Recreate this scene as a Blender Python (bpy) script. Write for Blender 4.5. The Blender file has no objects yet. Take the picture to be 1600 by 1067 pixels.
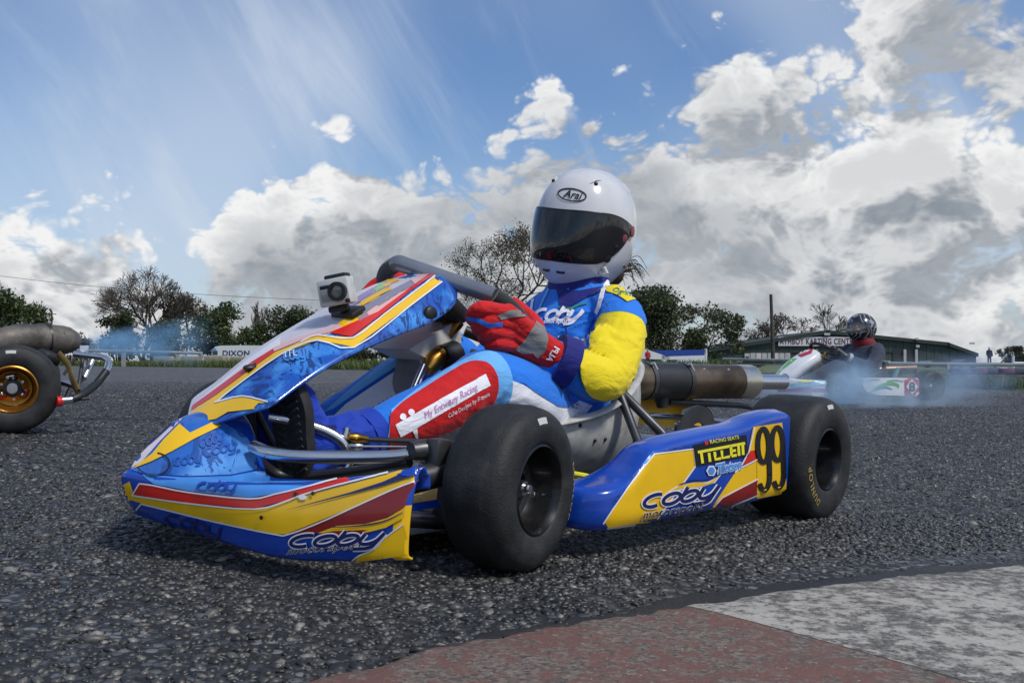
import bpy, bmesh, math, random
import numpy as np
from mathutils import Vector, Matrix, noise
from mathutils.bvhtree import BVHTree
from mathutils.geometry import delaunay_2d_cdt

random.seed(7)
rng = np.random.default_rng(7)
scene = bpy.context.scene
COL = scene.collection

# ------------------------------------------------------------------ camera
F_PX, CX, CY, CAM_H = 1460.0, 800.0, 533.5, 0.32        # focal length in pixels of a 1600 px wide frame
PITCH = math.atan((566 - 533.5) / F_PX)
cam_data = bpy.data.cameras.new('camera')
cam_data.sensor_width = 36.0
cam_data.lens = 36.0 * F_PX / 1600.0
cam_data.clip_start = 0.05
cam_data.clip_end = 3000
cam = bpy.data.objects.new('camera', cam_data)
COL.objects.link(cam)
cam.location = (0, 0, CAM_H)
cam.rotation_euler = (math.pi / 2 + PITCH, 0, 0)
scene.camera = cam
scene.view_settings.view_transform = 'Standard'
scene.view_settings.look = 'None'
scene.view_settings.gamma = 1
scene.view_settings.exposure = 0.25
scene.view_settings.use_curve_mapping = False
scene.cycles.volume_step_rate = 2.0
scene.cycles.max_bounces = 8
scene.cycles.volume_bounces = 1
scene.cycles.use_adaptive_sampling = True

# ------------------------------------------------------------------ node helper
class NT:
    """tiny node-tree writer"""
    def __init__(s, tree):
        s.t = tree
        tree.nodes.clear()
    def n(s, kind, **kw):
        nd = s.t.nodes.new(kind)
        ins = kw.pop('i', {})
        for k, v in kw.items():
            setattr(nd, k, v)
        for k, v in ins.items():
            s.put(nd, k, v)
        return nd
    def put(s, nd, k, v):
        sock = nd.inputs[k]
        if hasattr(v, 'bl_idname') or hasattr(v, 'is_output'):
            s.t.links.new(v if hasattr(v, 'is_output') else v.outputs[0], sock)
        else:
            sock.default_value = v
    def m(s, op, a, b=None, c=None, clamp=False):
        nd = s.t.nodes.new('ShaderNodeMath')
        nd.operation = op
        nd.use_clamp = clamp
        s.put(nd, 0, a)
        if b is not None: s.put(nd, 1, b)
        if c is not None: s.put(nd, 2, c)
        return nd.outputs[0]
    def smooth(s, x, a, b):
        nd = s.t.nodes.new('ShaderNodeMapRange')
        nd.interpolation_type = 'SMOOTHSTEP'
        s.put(nd, 'Value', x); s.put(nd, 'From Min', a); s.put(nd, 'From Max', b)
        return nd.outputs[0]
    def mix(s, f, a, b, blend='MIX'):
        nd = s.t.nodes.new('ShaderNodeMix')
        nd.data_type = 'RGBA'; nd.blend_type = blend
        s.put(nd, 0, f); s.put(nd, 6, a); s.put(nd, 7, b)
        return nd.outputs[2]
    def noise(s, vec, scale, detail=4, rough=.55, dist=0, out=0):
        nd = s.n('ShaderNodeTexNoise', i={'Scale': scale, 'Detail': detail, 'Roughness': rough, 'Distortion': dist})
        if vec is not None: s.put(nd, 'Vector', vec)
        return nd.outputs[out]
    def ramp(s, x, stops, interp='LINEAR'):
        nd = s.t.nodes.new('ShaderNodeValToRGB')
        nd.color_ramp.interpolation = interp
        els = nd.color_ramp.elements
        while len(els) > 1: els.remove(els[0])
        els[0].position = stops[0][0]; els[0].color = col4(stops[0][1])
        for p, c in stops[1:]:
            e = els.new(p); e.color = col4(c)
        s.put(nd, 0, x)
        return nd.outputs[0]

def col4(c):
    if isinstance(c, (int, float)): return (c, c, c, 1)
    return tuple(c) + (1,) if len(c) == 3 else tuple(c)

# ------------------------------------------------------------------ sky and sun
SUN_EL, SUN_AZ = math.radians(52), math.radians(128)     # azimuth clockwise from +Y (the viewing direction)
world = bpy.data.worlds.new('World')
scene.world = world
world.use_nodes = True
w = NT(world.node_tree)
geo = w.n('ShaderNodeTexCoord').outputs['Generated']
sep = w.n('ShaderNodeSeparateXYZ', i={0: geo})
X, Y, Z = sep.outputs
az = w.m('ARCTAN2', X, Y)                                # radians, 0 ahead, + to the right
el = w.m('ARCSINE', Z)
sky = w.n('ShaderNodeTexSky', sky_type='NISHITA', sun_disc=False, sun_elevation=SUN_EL, sun_rotation=SUN_AZ,
          altitude=50, air_density=1.3, dust_density=.6, ozone_density=3.0).outputs[0]
# cloud coordinates: flattened with height so that the banks lie level
flat = w.n('ShaderNodeVectorMath', operation='MULTIPLY', i={0: geo, 1: (1, 1, 1.45)}).outputs[0]
def cloud_field(vec):
    big = w.noise(vec, 4.2, 3, .5)
    warp = w.n('ShaderNodeTexNoise', i={'Vector': vec, 'Scale': 9.0, 'Detail': 2.0}).outputs['Color']
    wv_ = w.n('ShaderNodeVectorMath', operation='MULTIPLY_ADD', i={0: warp, 1: (.10, .10, .10), 2: vec}).outputs[0]
    puff = w.n('ShaderNodeTexVoronoi', feature='F1', i={'Vector': wv_, 'Scale': 8.0, 'Detail': 3.0, 'Roughness': .6, 'Lacunarity': 2.4}).outputs['Distance']
    return w.m('ADD', w.m('MULTIPLY', big, .62), w.m('MULTIPLY', w.m('SUBTRACT', 1.0, puff), .48))
SDIR = (math.sin(SUN_AZ) * math.cos(SUN_EL), math.cos(SUN_AZ) * math.cos(SUN_EL), math.sin(SUN_EL))
d0 = cloud_field(flat)
up = w.n('ShaderNodeVectorMath', operation='ADD', i={0: flat, 1: (-.025, 0, .06)}).outputs[0]
d1 = cloud_field(up)
wisp = w.m('MULTIPLY', w.noise(flat, 18, 9, .66), .34)
# top of the cumulus bank as a function of bearing
azn = w.m('MULTIPLY_ADD', az, 1 / (2 * math.pi), .5)     # 0..1 round the compass, .5 ahead
def a01(px): return math.atan((px - 800) / F_PX) / (2 * math.pi) + .5
def e_of(py): return math.atan((566 - py) / F_PX)
EN = .62
tops = [(0.0, 330), (a01(-700), 300), (a01(-150), 180), (a01(60), 262), (a01(170), 285), (a01(240), 330), (a01(285), 395), (a01(330), 300),
        (a01(380), 205), (a01(520), 225), (a01(700), 195), (a01(880), 150), (a01(1040), 105), (a01(1150), 20), (a01(1400), -60), (a01(2300), 120), (1.0, 330)]
top = w.ramp(azn, [(p, e_of(y) / EN) for p, y in tops], 'EASE')
top = w.m('MULTIPLY', top, EN)
cov = w.m('SUBTRACT', top, el)                           # + below the top of the bank
cov = w.m('MULTIPLY', cov, 3.1)
cov = w.m('MINIMUM', w.m('MAXIMUM', cov, -.30), .34)
for bx_, by_, sx_, sy_, am in ((15, 15, .075, .040, .24), (357, 150, .026, .014, .27), (575, 78, .030, .014, .27), (90, 200, .10, .03, .12)):
    ga = w.m('POWER', w.m('DIVIDE', w.m('SUBTRACT', az, math.atan((bx_ - 800) / F_PX)), sx_), 2.0)
    ge = w.m('POWER', w.m('DIVIDE', w.m('SUBTRACT', el, e_of(by_)), sy_), 2.0)
    cov = w.m('ADD', cov, w.m('MULTIPLY', w.m('EXPONENT', w.m('MULTIPLY', w.m('ADD', ga, ge), -1.0)), am))
dens = w.m('ADD', w.m('ADD', w.m('ADD', d0, wisp), -.565), cov)
dens1 = w.m('ADD', w.m('ADD', w.m('ADD', d1, w.m('MULTIPLY', w.noise(up, 18, 4, .6), .34)), -.565), cov)
mask = w.smooth(dens, -.02, .12)
thick = w.smooth(dens, .05, .42)
lit = w.m('SUBTRACT', dens, dens1)                       # thicker here than towards the light: a lit shoulder
lit = w.smooth(lit, -.19, .15)
lowd = w.smooth(el, .015, .14)                           # grey, flat bases low down
c_lit, c_dark = (5.3, 5.3, 5.3), (1.5, 1.72, 2.0)
shade = w.m('MULTIPLY', lit, w.m('SUBTRACT', 1.0, w.m('MULTIPLY', thick, .22)))
soft = w.noise(flat, 2.3, 3, .5)
shade = w.m('MULTIPLY', shade, w.smooth(soft, .28, .58), clamp=True)
shade = w.m('MULTIPLY_ADD', shade, .86, w.m('MULTIPLY', w.m('SUBTRACT', 1.0, thick), .22), clamp=True)
ccol = w.mix(shade, c_dark + (1,), c_lit + (1,))
# thin high veil and streaks
wv = w.n('ShaderNodeVectorRotate', rotation_type='AXIS_ANGLE', i={'Vector': geo, 'Axis': (0, 1, 0), 'Angle': math.radians(28)}).outputs[0]
wv = w.n('ShaderNodeVectorMath', operation='MULTIPLY', i={0: wv, 1: (7.5, 1.2, 1.5)}).outputs[0]
cir = w.noise(wv, 1.6, 6, .6, .8)
cir = w.smooth(cir, .44, .80)
veil = w.smooth(w.noise(geo, 2.6, 2, .5), .36, .72)
cir = w.m('MULTIPLY_ADD', cir, .36, w.m('MULTIPLY', veil, .60), clamp=True)
horizon = w.smooth(el, .30, .0)
cir = w.m('MAXIMUM', cir, w.m('MULTIPLY', horizon, .45))
base = w.mix(cir, w.mix(1.0, sky, (.46, .54, .68, 1), 'MULTIPLY'), (3.5, 4.0, 4.7, 1))
skycol = w.mix(mask, base, ccol)
bg = w.n('ShaderNodeBackground', i={'Color': skycol, 'Strength': .142})
w.n('ShaderNodeOutputWorld', i={0: bg})

sun_data = bpy.data.lights.new('sun', 'SUN')
sun_data.energy = 2.4
sun_data.angle = math.radians(8)
sun_data.color = (1.0, .95, .88)
sun = bpy.data.objects.new('sun', sun_data)
COL.objects.link(sun)
sun.rotation_euler = Vector(SDIR).to_track_quat('Z', 'Y').to_euler()

# ------------------------------------------------------------------ geometry of the view and the ground
FWD = np.array([0, math.cos(PITCH), math.sin(PITCH)])
UPV = np.array([0, -math.sin(PITCH), math.cos(PITCH)])
CAMP = np.array([0, 0, CAM_H])
def ray(px, py):
    return FWD + np.array([1., 0, 0]) * (px - CX) / F_PX - UPV * (py - CY) / F_PX
def at(px, py, dist):
    """point seen at a photo pixel, dist metres in front of the lens"""
    return CAMP + ray(px, py) * dist

def ground_z(x, y):
    """cambered track: falls from left to right close by, levels out further off"""
    x = np.asarray(x, float); y = np.asarray(y, float)
    k, lo, hi = .35, -2.0, .95
    sp = lambda t: k * np.log1p(np.exp(np.clip(t / k, -40, 40)))
    xc = lo + sp(x - lo) - sp(x - hi)
    near = 1 / (1 + np.exp(np.clip((y - 7.0) / 1.2, -40, 40)))
    z = -.0524 * (xc - .333) - .0184 + .05 * .2 * np.log1p(np.exp(np.clip((-xc - .95) / .2, -40, 40)))
    return z * near + (1 - near) * np.where(x < 0, .06 * np.tanh(-x / 3), -.037 * np.tanh(x / 2))

def on_ground(px, py):
    d = ray(px, py)
    t = -CAM_H / d[2]
    for _ in range(30):
        p = CAMP + d * t
        t = (ground_z(p[0], p[1]) - CAM_H) / d[2]
    return CAMP + d * t

# ------------------------------------------------------------------ mesh helpers
def link(o, parent=None):
    COL.objects.link(o)
    if parent is not None: o.parent = parent
    return o

def mesh(name, verts, faces, mat=None, parent=None, smooth=True, fmat=None):
    me = bpy.data.meshes.new(name)
    me.from_pydata([tuple(map(float, v)) for v in verts], [], [tuple(map(int, f)) for f in faces])
    o = bpy.data.objects.new(name, me)
    mats = mat if isinstance(mat, (list, tuple)) else [mat]
    for mm in mats: me.materials.append(mm)
    if fmat is not None: me.polygons.foreach_set('material_index', fmat)
    if smooth: me.polygons.foreach_set('use_smooth', [True] * len(me.polygons))
    me.update()
    return link(o, parent)

def fast_mesh(name, verts, tris, mat, parent=None, smooth=False):
    """numpy arrays of triangles (or quads) straight into a mesh"""
    me = bpy.data.meshes.new(name)
    n, k = tris.shape
    me.vertices.add(len(verts)); me.vertices.foreach_set('co', np.ascontiguousarray(verts, np.float32).ravel())
    me.loops.add(n * k); me.loops.foreach_set('vertex_index', np.ascontiguousarray(tris, np.int32).ravel())
    me.polygons.add(n)
    me.polygons.foreach_set('loop_start', np.arange(0, n * k, k, dtype=np.int32))
    me.polygons.foreach_set('use_smooth', np.full(n, smooth))
    me.materials.append(mat)
    me.update(calc_edges=True)
    return link(bpy.data.objects.new(name, me), parent)

def empty(name, loc=(0, 0, 0), matrix=None):
    o = bpy.data.objects.new(name, None)
    o.empty_display_size = .2
    COL.objects.link(o)
    o.location = loc
    if matrix is not None: o.matrix_world = matrix
    return o

def tag(o, label=None, cat=None, group=None, kind=None):
    if label: o['label'] = label
    if cat: o['category'] = cat
    if group: o['group'] = group
    if kind: o['kind'] = kind
    return o

def crom(P, n):
    """Catmull-Rom resampling of a polyline to about n points per span"""
    P = np.asarray(P, float)
    if len(P) < 3:
        t = np.linspace(0, 1, n + 1)[:, None]
        return P[0] * (1 - t) + P[-1] * t
    Q = np.vstack([2 * P[0] - P[1], P, 2 * P[-1] - P[-2]])
    out = []
    for i in range(1, len(Q) - 2):
        t = np.linspace(0, 1, n, endpoint=False)[:, None]
        a, b, c, d = Q[i - 1], Q[i], Q[i + 1], Q[i + 2]
        out.append(.5 * (2 * b + (c - a) * t + (2 * a - 5 * b + 4 * c - d) * t ** 2 + (3 * b - a - 3 * c + d) * t ** 3))
    out.append(P[-1:])
    return np.vstack(out)

class MB:
    """collects shapes and links them as one mesh"""
    def __init__(s): s.v, s.f = [], []
    def add(s, v, f):
        k = len(s.v); s.v += [tuple(p) for p in v]; s.f += [tuple(i + k for i in q) for q in f]; return s
    def box(s, c, size, rot=None, bev=0.0):
        bm = bmesh.new()
        bmesh.ops.create_cube(bm, size=1)
        for v in bm.verts: v.co = Vector((v.co.x * size[0], v.co.y * size[1], v.co.z * size[2]))
        if bev: bmesh.ops.bevel(bm, geom=bm.edges[:], offset=bev, segments=2, affect='EDGES', profile=.5)
        R = rot if rot is not None else Matrix.Identity(3)
        bm.verts.ensure_lookup_table()
        s.add([tuple(R @ v.co + Vector(c)) for v in bm.verts], [[v.index for v in f.verts] for f in bm.faces])
        bm.free(); return s
    def tube(s, pts, r, seg=10, cap=True, spans=1, sx=1.0):
        P = crom(pts, spans) if spans > 1 else np.asarray(pts, float)
        n = len(P)
        R = np.full(n, r, float) if np.isscalar(r) else np.interp(np.linspace(0, 1, n), np.linspace(0, 1, len(r)), r)
        T = np.gradient(P, axis=0); T /= np.linalg.norm(T, axis=1)[:, None] + 1e-12
        a = np.array([0, 0, 1.]) if abs(T[0][2]) < .9 else np.array([1., 0, 0])
        u = np.cross(T[0], a); u /= np.linalg.norm(u)
        V, ang = [], np.linspace(0, 2 * math.pi, seg, endpoint=False)
        for i in range(n):
            u = u - T[i] * (u @ T[i]); u /= np.linalg.norm(u)
            b = np.cross(T[i], u)
            V.append(P[i] + R[i] * (np.cos(ang)[:, None] * u * sx + np.sin(ang)[:, None] * b))
        V = np.vstack(V)
        Fc = [(i * seg + j, i * seg + (j + 1) % seg, (i + 1) * seg + (j + 1) % seg, (i + 1) * seg + j) for i in range(n - 1) for j in range(seg)]
        if cap:
            Fc.append(tuple(range(seg))[::-1]); Fc.append(tuple((n - 1) * seg + j for j in range(seg)))
        return s.add(V, Fc)
    def lathe(s, prof, c=(0, 0, 0), axis='y', seg=40, closed=False):
        """profile of (radius, height) turned about an axis"""
        ang = np.linspace(0, 2 * math.pi, seg, endpoint=False)
        V = []
        for r, h in prof:
            ring = np.stack([r * np.cos(ang), r * np.sin(ang), np.full(seg, h)], 1)
            if axis == 'y': ring = ring[:, [0, 2, 1]]
            elif axis == 'x': ring = ring[:, [2, 0, 1]]
            V.append(ring + np.array(c))
        n = len(prof)
        Fc = [(i * seg + j, i * seg + (j + 1) % seg, (i + 1) * seg + (j + 1) % seg, (i + 1) * seg + j) for i in range(n - 1) for j in range(seg)]
        if closed: Fc += [((n - 1) * seg + j, (n - 1) * seg + (j + 1) % seg, (j + 1) % seg, j) for j in range(seg)]
        return s.add(np.vstack(V), Fc)
    def loft(s, sections, cap=True):
        sec = [np.asarray(q, float) for q in sections]; m = len(sec[0]); n = len(sec)
        Fc = [(i * m + j, i * m + (j + 1) % m, (i + 1) * m + (j + 1) % m, (i + 1) * m + j) for i in range(n - 1) for j in range(m)]
        if cap: Fc += [tuple(range(m))[::-1], tuple((n - 1) * m + j for j in range(m))]
        return s.add(np.vstack(sec), Fc)
    def ball(s, c, r, seg=16, scale=(1, 1, 1), rot=None):
        V, Fc = [], []
        nr = seg // 2 + 1
        for i in range(nr):
            th = math.pi * i / (nr - 1)
            for j in range(seg):
                ph = 2 * math.pi * j / seg
                p = Vector((math.sin(th) * math.cos(ph) * scale[0], math.sin(th) * math.sin(ph) * scale[1], math.cos(th) * scale[2])) * r
                if rot is not None: p = rot @ p
                V.append(p + Vector(c))
        for i in range(nr - 1):
            for j in range(seg):
                Fc.append((i * seg + j, (i + 1) * seg + j, (i + 1) * seg + (j + 1) % seg, i * seg + (j + 1) % seg))
        return s.add(V, Fc)
    def grid(s, G):
        G = np.asarray(G, float); a, b = G.shape[:2]
        return s.add(G.reshape(-1, 3), [(i * b + j, i * b + j + 1, (i + 1) * b + j + 1, (i + 1) * b + j) for i in range(a - 1) for j in range(b - 1)])
    def build(s, name, mat, parent=None, smooth=True, angle=None):
        o = mesh(name, s.v, s.f, mat, parent, smooth)
        bm = bmesh.new(); bm.from_mesh(o.data)
        bmesh.ops.remove_doubles(bm, verts=bm.verts[:], dist=1e-6)
        bmesh.ops.recalc_face_normals(bm, faces=bm.faces[:])
        bm.to_mesh(o.data); bm.free()
        if smooth: o.data.set_sharp_from_angle(angle=math.radians(angle or 38))
        return o

def spline_grid(C, nu, nv):
    """control grid -> smooth grid (Catmull-Rom both ways)"""
    C = np.asarray(C, float)
    A = np.stack([crom(C[:, j], nu) for j in range(C.shape[1])], 1)
    return np.stack([crom(A[i], nv) for i in range(A.shape[0])], 0)

# ------------------------------------------------------------------ materials
MATS = {}
def mat(name, color, rough=.5, metal=0.0, coat=0.0, vary=0.0, vscale=8.0, bump=0.0, bscale=60.0, dirt=0.0, spec=.5, sheen=0.0, dirtcol=(.05, .045, .04)):
    m = bpy.data.materials.new(name); m.use_nodes = True
    t = NT(m.node_tree)
    obj = t.n('ShaderNodeTexCoord').outputs['Object']
    c = col4(color)
    if vary:
        nz = t.noise(obj, vscale, 5, .6)
        dark = tuple(x * (1 - vary) for x in c[:3]) + (1,); lite = tuple(min(1, x * (1 + vary)) for x in c[:3]) + (1,)
        c = t.mix(t.smooth(nz, .3, .7), dark, lite)
    if dirt:
        dn = t.smooth(t.noise(obj, 14, 8, .7), .48, .78)
        c = t.mix(t.m('MULTIPLY', dn, dirt), c, col4(dirtcol))
    b = t.n('ShaderNodeBsdfPrincipled', i={'Base Color': c, 'Metallic': metal, 'Coat Weight': coat, 'Coat Roughness': .06, 'Specular IOR Level': spec, 'Sheen Weight': sheen})
    r = rough
    if vary or dirt:
        r = t.m('MULTIPLY_ADD', t.noise(obj, 22, 5, .6), .22, rough - .09, clamp=True)
    t.put(b, 'Roughness', r)
    if bump:
        bn = t.n('ShaderNodeBump', i={'Strength': bump, 'Distance': .004, 'Height': t.noise(obj, bscale, 5, .6)})
        t.put(b, 'Normal', bn)
    t.n('ShaderNodeOutputMaterial', i={0: b})
    MATS[name] = m
    return m
# ================================================================== the setting: track, kerb, verge
def asphalt_mat():
    m = bpy.data.materials.new('asphalt'); m.use_nodes = True
    t = NT(m.node_tree)
    P = t.n('ShaderNodeNewGeometry').outputs['Position']
    vo = t.n('ShaderNodeTexVoronoi', i={'Vector': P, 'Scale': 72.0, 'Randomness': 1.0})
    cell = vo.outputs['Color']; dist = vo.outputs['Distance']
    g = t.n('ShaderNodeSeparateColor', i={0: cell}).outputs[0]
    stone = t.ramp(g, [(0, (.022, .023, .025)), (.45, (.05, .051, .053)), (.8, (.10, .10, .10)), (1, (.19, .19, .185))])
    gap = t.smooth(dist, .42, .62)
    c = t.mix(gap, stone, (.006, .006, .006, 1))
    mott = t.n('ShaderNodeTexVoronoi', i={'Vector': P, 'Scale': 16.0}).outputs['Color']
    mg = t.n('ShaderNodeSeparateColor', i={0: mott}).outputs[0]
    mk = t.ramp(mg, [(0, (.014, .0135, .012)), (.5, (.055, .052, .046)), (.8, (.11, .105, .095)), (1, (.26, .25, .225))])
    farf = t.smooth(t.n('ShaderNodeSeparateXYZ', i={0: P}).outputs[1], 6.0, 15.0)
    c = t.mix(t.m('MULTIPLY', farf, .65), c, mk)
    patch = t.smooth(t.noise(P, 1.3, 4, .6), .35, .7)
    c = t.mix(t.m('MULTIPLY', patch, .35), c, (.03, .03, .032, 1))
    b = t.n('ShaderNodeBsdfPrincipled', i={'Base Color': c, 'Roughness': t.m('MULTIPLY_ADD', gap, .3, .46), 'Specular IOR Level': .55})
    hgt = t.m('SUBTRACT', 1.0, dist)
    bn = t.n('ShaderNodeBump', i={'Strength': .75, 'Distance': .006, 'Height': hgt})
    t.put(b, 'Normal', bn)
    t.n('ShaderNodeOutputMaterial', i={0: b})
    return m

def nonuni(lim, fine, ratio):
    a, st = [0.0], fine
    while a[-1] < lim:
        a.append(a[-1] + st)
        if a[-1] > 2.5: st *= ratio
    return np.array(a)
xs = nonuni(700, .12, 1.12); xs = np.concatenate([-xs[:0:-1], xs])
yy = nonuni(1400, .12, 1.12); ys = np.concatenate([-nonuni(60, .3, 1.3)[:0:-1], yy])
GX, GY = np.meshgrid(xs, ys, indexing='ij')
G = np.stack([GX, GY, ground_z(GX, GY)], 2)
ASPH = asphalt_mat()
track = MB().grid(G).build('track', ASPH)
tag(track, kind='structure')

# ---- loose-topped chippings that can be told apart close to the lens
KERB_EDGE = [(300, 1105), (480, 1066), (560, 1046), (680, 1016), (800, 993), (930, 971), (1070, 950), (1180, 933), (1300, 916), (1450, 899), (1620, 882), (1800, 866)]
kerb_w = crom(np.array([on_ground(*p)[:2] for p in KERB_EDGE]), 6)
ka, kb = on_ground(1070, 950)[:2], on_ground(1462, 1067)[:2]
K_ACROSS = (kb - ka) / np.linalg.norm(kb - ka)
def kerb_side(x, y):
    """distance outwards (towards the kerb) from the kerb's edge, along x at this place"""
    o = np.argsort(kerb_w[:, 0])
    ye = np.interp(x, kerb_w[o, 0], kerb_w[o, 1])
    return ye - y

def chip_mat():
    m = bpy.data.materials.new('chipping'); m.use_nodes = True
    t = NT(m.node_tree)
    rnd = t.n('ShaderNodeNewGeometry').outputs['Random Per Island']
    P = t.n('ShaderNodeNewGeometry').outputs['Position']
    c = t.ramp(rnd, [(0, (.009, .0086, .0074)), (.42, (.022, .0208, .0178)), (.72, (.052, .049, .042)), (.90, (.115, .108, .092)), (1, (.29, .265, .225))])
    c = t.mix(t.m('MULTIPLY', t.smooth(t.noise(P, 260, 4, .7), .4, .7), .55), c, (.025, .025, .026, 1))
    rl = t.n('ShaderNodeVectorRotate', rotation_type='AXIS_ANGLE', i={'Vector': P, 'Axis': (0, 0, 1), 'Angle': math.radians(-38)}).outputs[0]
    rl = t.n('ShaderNodeVectorMath', operation='MULTIPLY', i={0: rl, 1: (.35, 5.0, 1.0)}).outputs[0]
    worn = t.m('MAXIMUM', t.smooth(t.noise(P, 1.6, 3, .5), .35, .65), t.m('MULTIPLY', t.smooth(t.noise(rl, 1.0, 3, .5), .52, .66), 1.6))
    c = t.mix(t.m('MULTIPLY', worn, .36), c, (.02, .02, .021, 1))
    b = t.n('ShaderNodeBsdfPrincipled', i={'Base Color': c, 'Specular IOR Level': .6, 'Roughness': t.m('MULTIPLY_ADD', t.noise(P, 90, 3, .6), .30, .30)})
    bn = t.n('ShaderNodeBump', i={'Strength': .35, 'Distance': .001, 'Height': t.noise(P, 420, 3, .6)})
    t.put(b, 'Normal', bn)
    t.n('ShaderNodeOutputMaterial', i={0: b})
    return m
CHIP = chip_mat()

def scatter_chips(name, y0, y1, dens, size, proto_v, proto_f, seed, fade=False):
    r = np.random.default_rng(seed)
    n = int(dens * (y1 - y0) * (2 * (.60 * y1 + .15)))
    y = r.uniform(y0, y1, n); x = r.uniform(-1, 1, n) * (.60 * y1 + .15)
    keep = (np.abs(x) < .60 * y + .12) & (kerb_side(x, y) < .004)
    # a smoother strip of old tar along the kerb
    tar = np.clip((.16 - np.abs(kerb_side(x, y) + .05)) / .1, 0, 1) * np.clip((x - .05) / .2, 0, 1)
    keep &= r.uniform(0, 1, n) > tar * .85
    if fade: keep &= r.uniform(0, 1, n) < ((y1 - y) / (y1 - y0)) ** .7
    x, y = x[keep], y[keep]; n = len(x)
    s = size * r.lognormal(0, .28, n)
    a = r.uniform(0, 2 * math.pi, n)
    V = np.repeat(proto_v[None], n, 0) * (1 + r.uniform(-.27, .27, (n, len(proto_v), 3)))
    V[:, :, 0] *= (s * r.uniform(.8, 1.35, n))[:, None]; V[:, :, 1] *= (s * r.uniform(.7, 1.05, n))[:, None]; V[:, :, 2] *= (s * r.uniform(.38, .62, n))[:, None]
    # random small tilt, then spin
    tx, ty = r.normal(0, .16, n), r.normal(0, .16, n)
    V[:, :, 2] += V[:, :, 0] * tx[:, None] + V[:, :, 1] * ty[:, None]
    ca, sa = np.cos(a)[:, None], np.sin(a)[:, None]
    X_, Y_ = V[:, :, 0] * ca - V[:, :, 1] * sa, V[:, :, 0] * sa + V[:, :, 1] * ca
    V[:, :, 0] = X_ + x[:, None]; V[:, :, 1] = Y_ + y[:, None]
    V[:, :, 2] += (ground_z(x, y) + r.uniform(-.0022, .0006, n))[:, None]
    T = (proto_f[None] + (np.arange(n) * len(proto_v))[:, None, None]).reshape(-1, 3)
    o = fast_mesh(name, V.reshape(-1, 3), T, CHIP, None, len(proto_v) > 8)
    return tag(o, kind='stuff')

def ico(sub):
    bm = bmesh.new(); bmesh.ops.create_icosphere(bm, subdivisions=sub, radius=1)
    v = np.array([p.co[:] for p in bm.verts]); f = np.array([[q.index for q in p.verts] for p in bm.faces]); bm.free()
    return v, f
iv, if_ = ico(1)
low_v = np.array([(1, 0, 0), (.3, .95, 0), (-.8, .6, 0), (-.8, -.6, 0), (.3, -.95, 0), (.1, .1, 1.)]); low_f = np.array([(0, 1, 5), (1, 2, 5), (2, 3, 5), (3, 4, 5), (4, 0, 5)])
chip_a = scatter_chips('asphalt_chippings', .70, 2.2, 11500, .0056, iv, if_, 3)
tag(chip_a, 'coarse dark stone chippings of the track surface in the foreground', 'chippings')
chip_b = scatter_chips('asphalt_chippings', 2.2, 5.5, 8000, .0058, low_v, low_f, 4)
tag(chip_b, 'coarse stone chippings of the track surface further back', 'chippings')
chip_c = scatter_chips('asphalt_chippings', 5.5, 13.0, 2000, .0068, low_v, low_f, 5, True)
tag(chip_c, 'sparse stone chippings of the track surface around the far kart', 'chippings')

# ---- painted kerb
def kerb_mat(name, paint, under, cover):
    m = bpy.data.materials.new(name); m.use_nodes = True
    t = NT(m.node_tree)
    P = t.n('ShaderNodeNewGeometry').outputs['Position']
    sp = t.n('ShaderNodeTexVoronoi', i={'Vector': P, 'Scale': 210.0}).outputs['Color']
    spk = t.n('ShaderNodeSeparateColor', i={0: sp}).outputs[0]
    agg = t.mix(spk, tuple(x * .45 for x in under) + (1,), tuple(min(1, x * 1.5) for x in under) + (1,))
    wear = t.m('ADD', t.noise(P, 46, 9, .72), t.m('MULTIPLY', t.noise(P, 5, 4, .6), .5))
    k = t.smooth(wear, cover, cover + .16)
    pc = t.mix(t.noise(P, 30, 6, .7), tuple(x * .72 for x in paint) + (1,), tuple(min(1, x * 1.25) for x in paint) + (1,))
    c = t.mix(k, pc, agg)
    grime = t.smooth(t.noise(P, 9, 7, .7), .5, .75)
    c = t.mix(t.m('MULTIPLY', grime, .4), c, (.06, .055, .05, 1))
    fleck = t.smooth(t.noise(P, 130, 2, .5), .72, .76)
    c = t.mix(t.m('MULTIPLY', fleck, .7), c, (.55, .52, .48, 1))
    b = t.n('ShaderNodeBsdfPrincipled', i={'Base Color': c, 'Roughness': .72})
    h = t.m('ADD', t.m('MULTIPLY', t.noise(P, 160, 6, .7), .7), t.m('MULTIPLY', t.noise(P, 24, 5, .6), 1.2))
    t.put(b, 'Normal', t.n('ShaderNodeBump', i={'Strength': .8, 'Distance': .005, 'Height': h}))
    t.n('ShaderNodeOutputMaterial', i={0: b})
    return m
K_RED = kerb_mat('kerb_red', (.165, .076, .058), (.15, .12, .098), .66)
K_WHITE = kerb_mat('kerb_white', (.42, .395, .345), (.13, .12, .105), .67)
kerb_root = empty('kerb', tuple(on_ground(1070, 950)))
tag(kerb_root, kind='structure')
kr = np.array(kerb_root.location)
klen = np.concatenate([[0], np.cumsum(np.linalg.norm(np.diff(kerb_w, axis=0), axis=1))])
k_split = klen[np.argmin(np.linalg.norm(kerb_w - ka, axis=1))]
k_split2 = klen[np.argmin(np.linalg.norm(kerb_w - on_ground(1592, 885)[:2], axis=1))]
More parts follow.
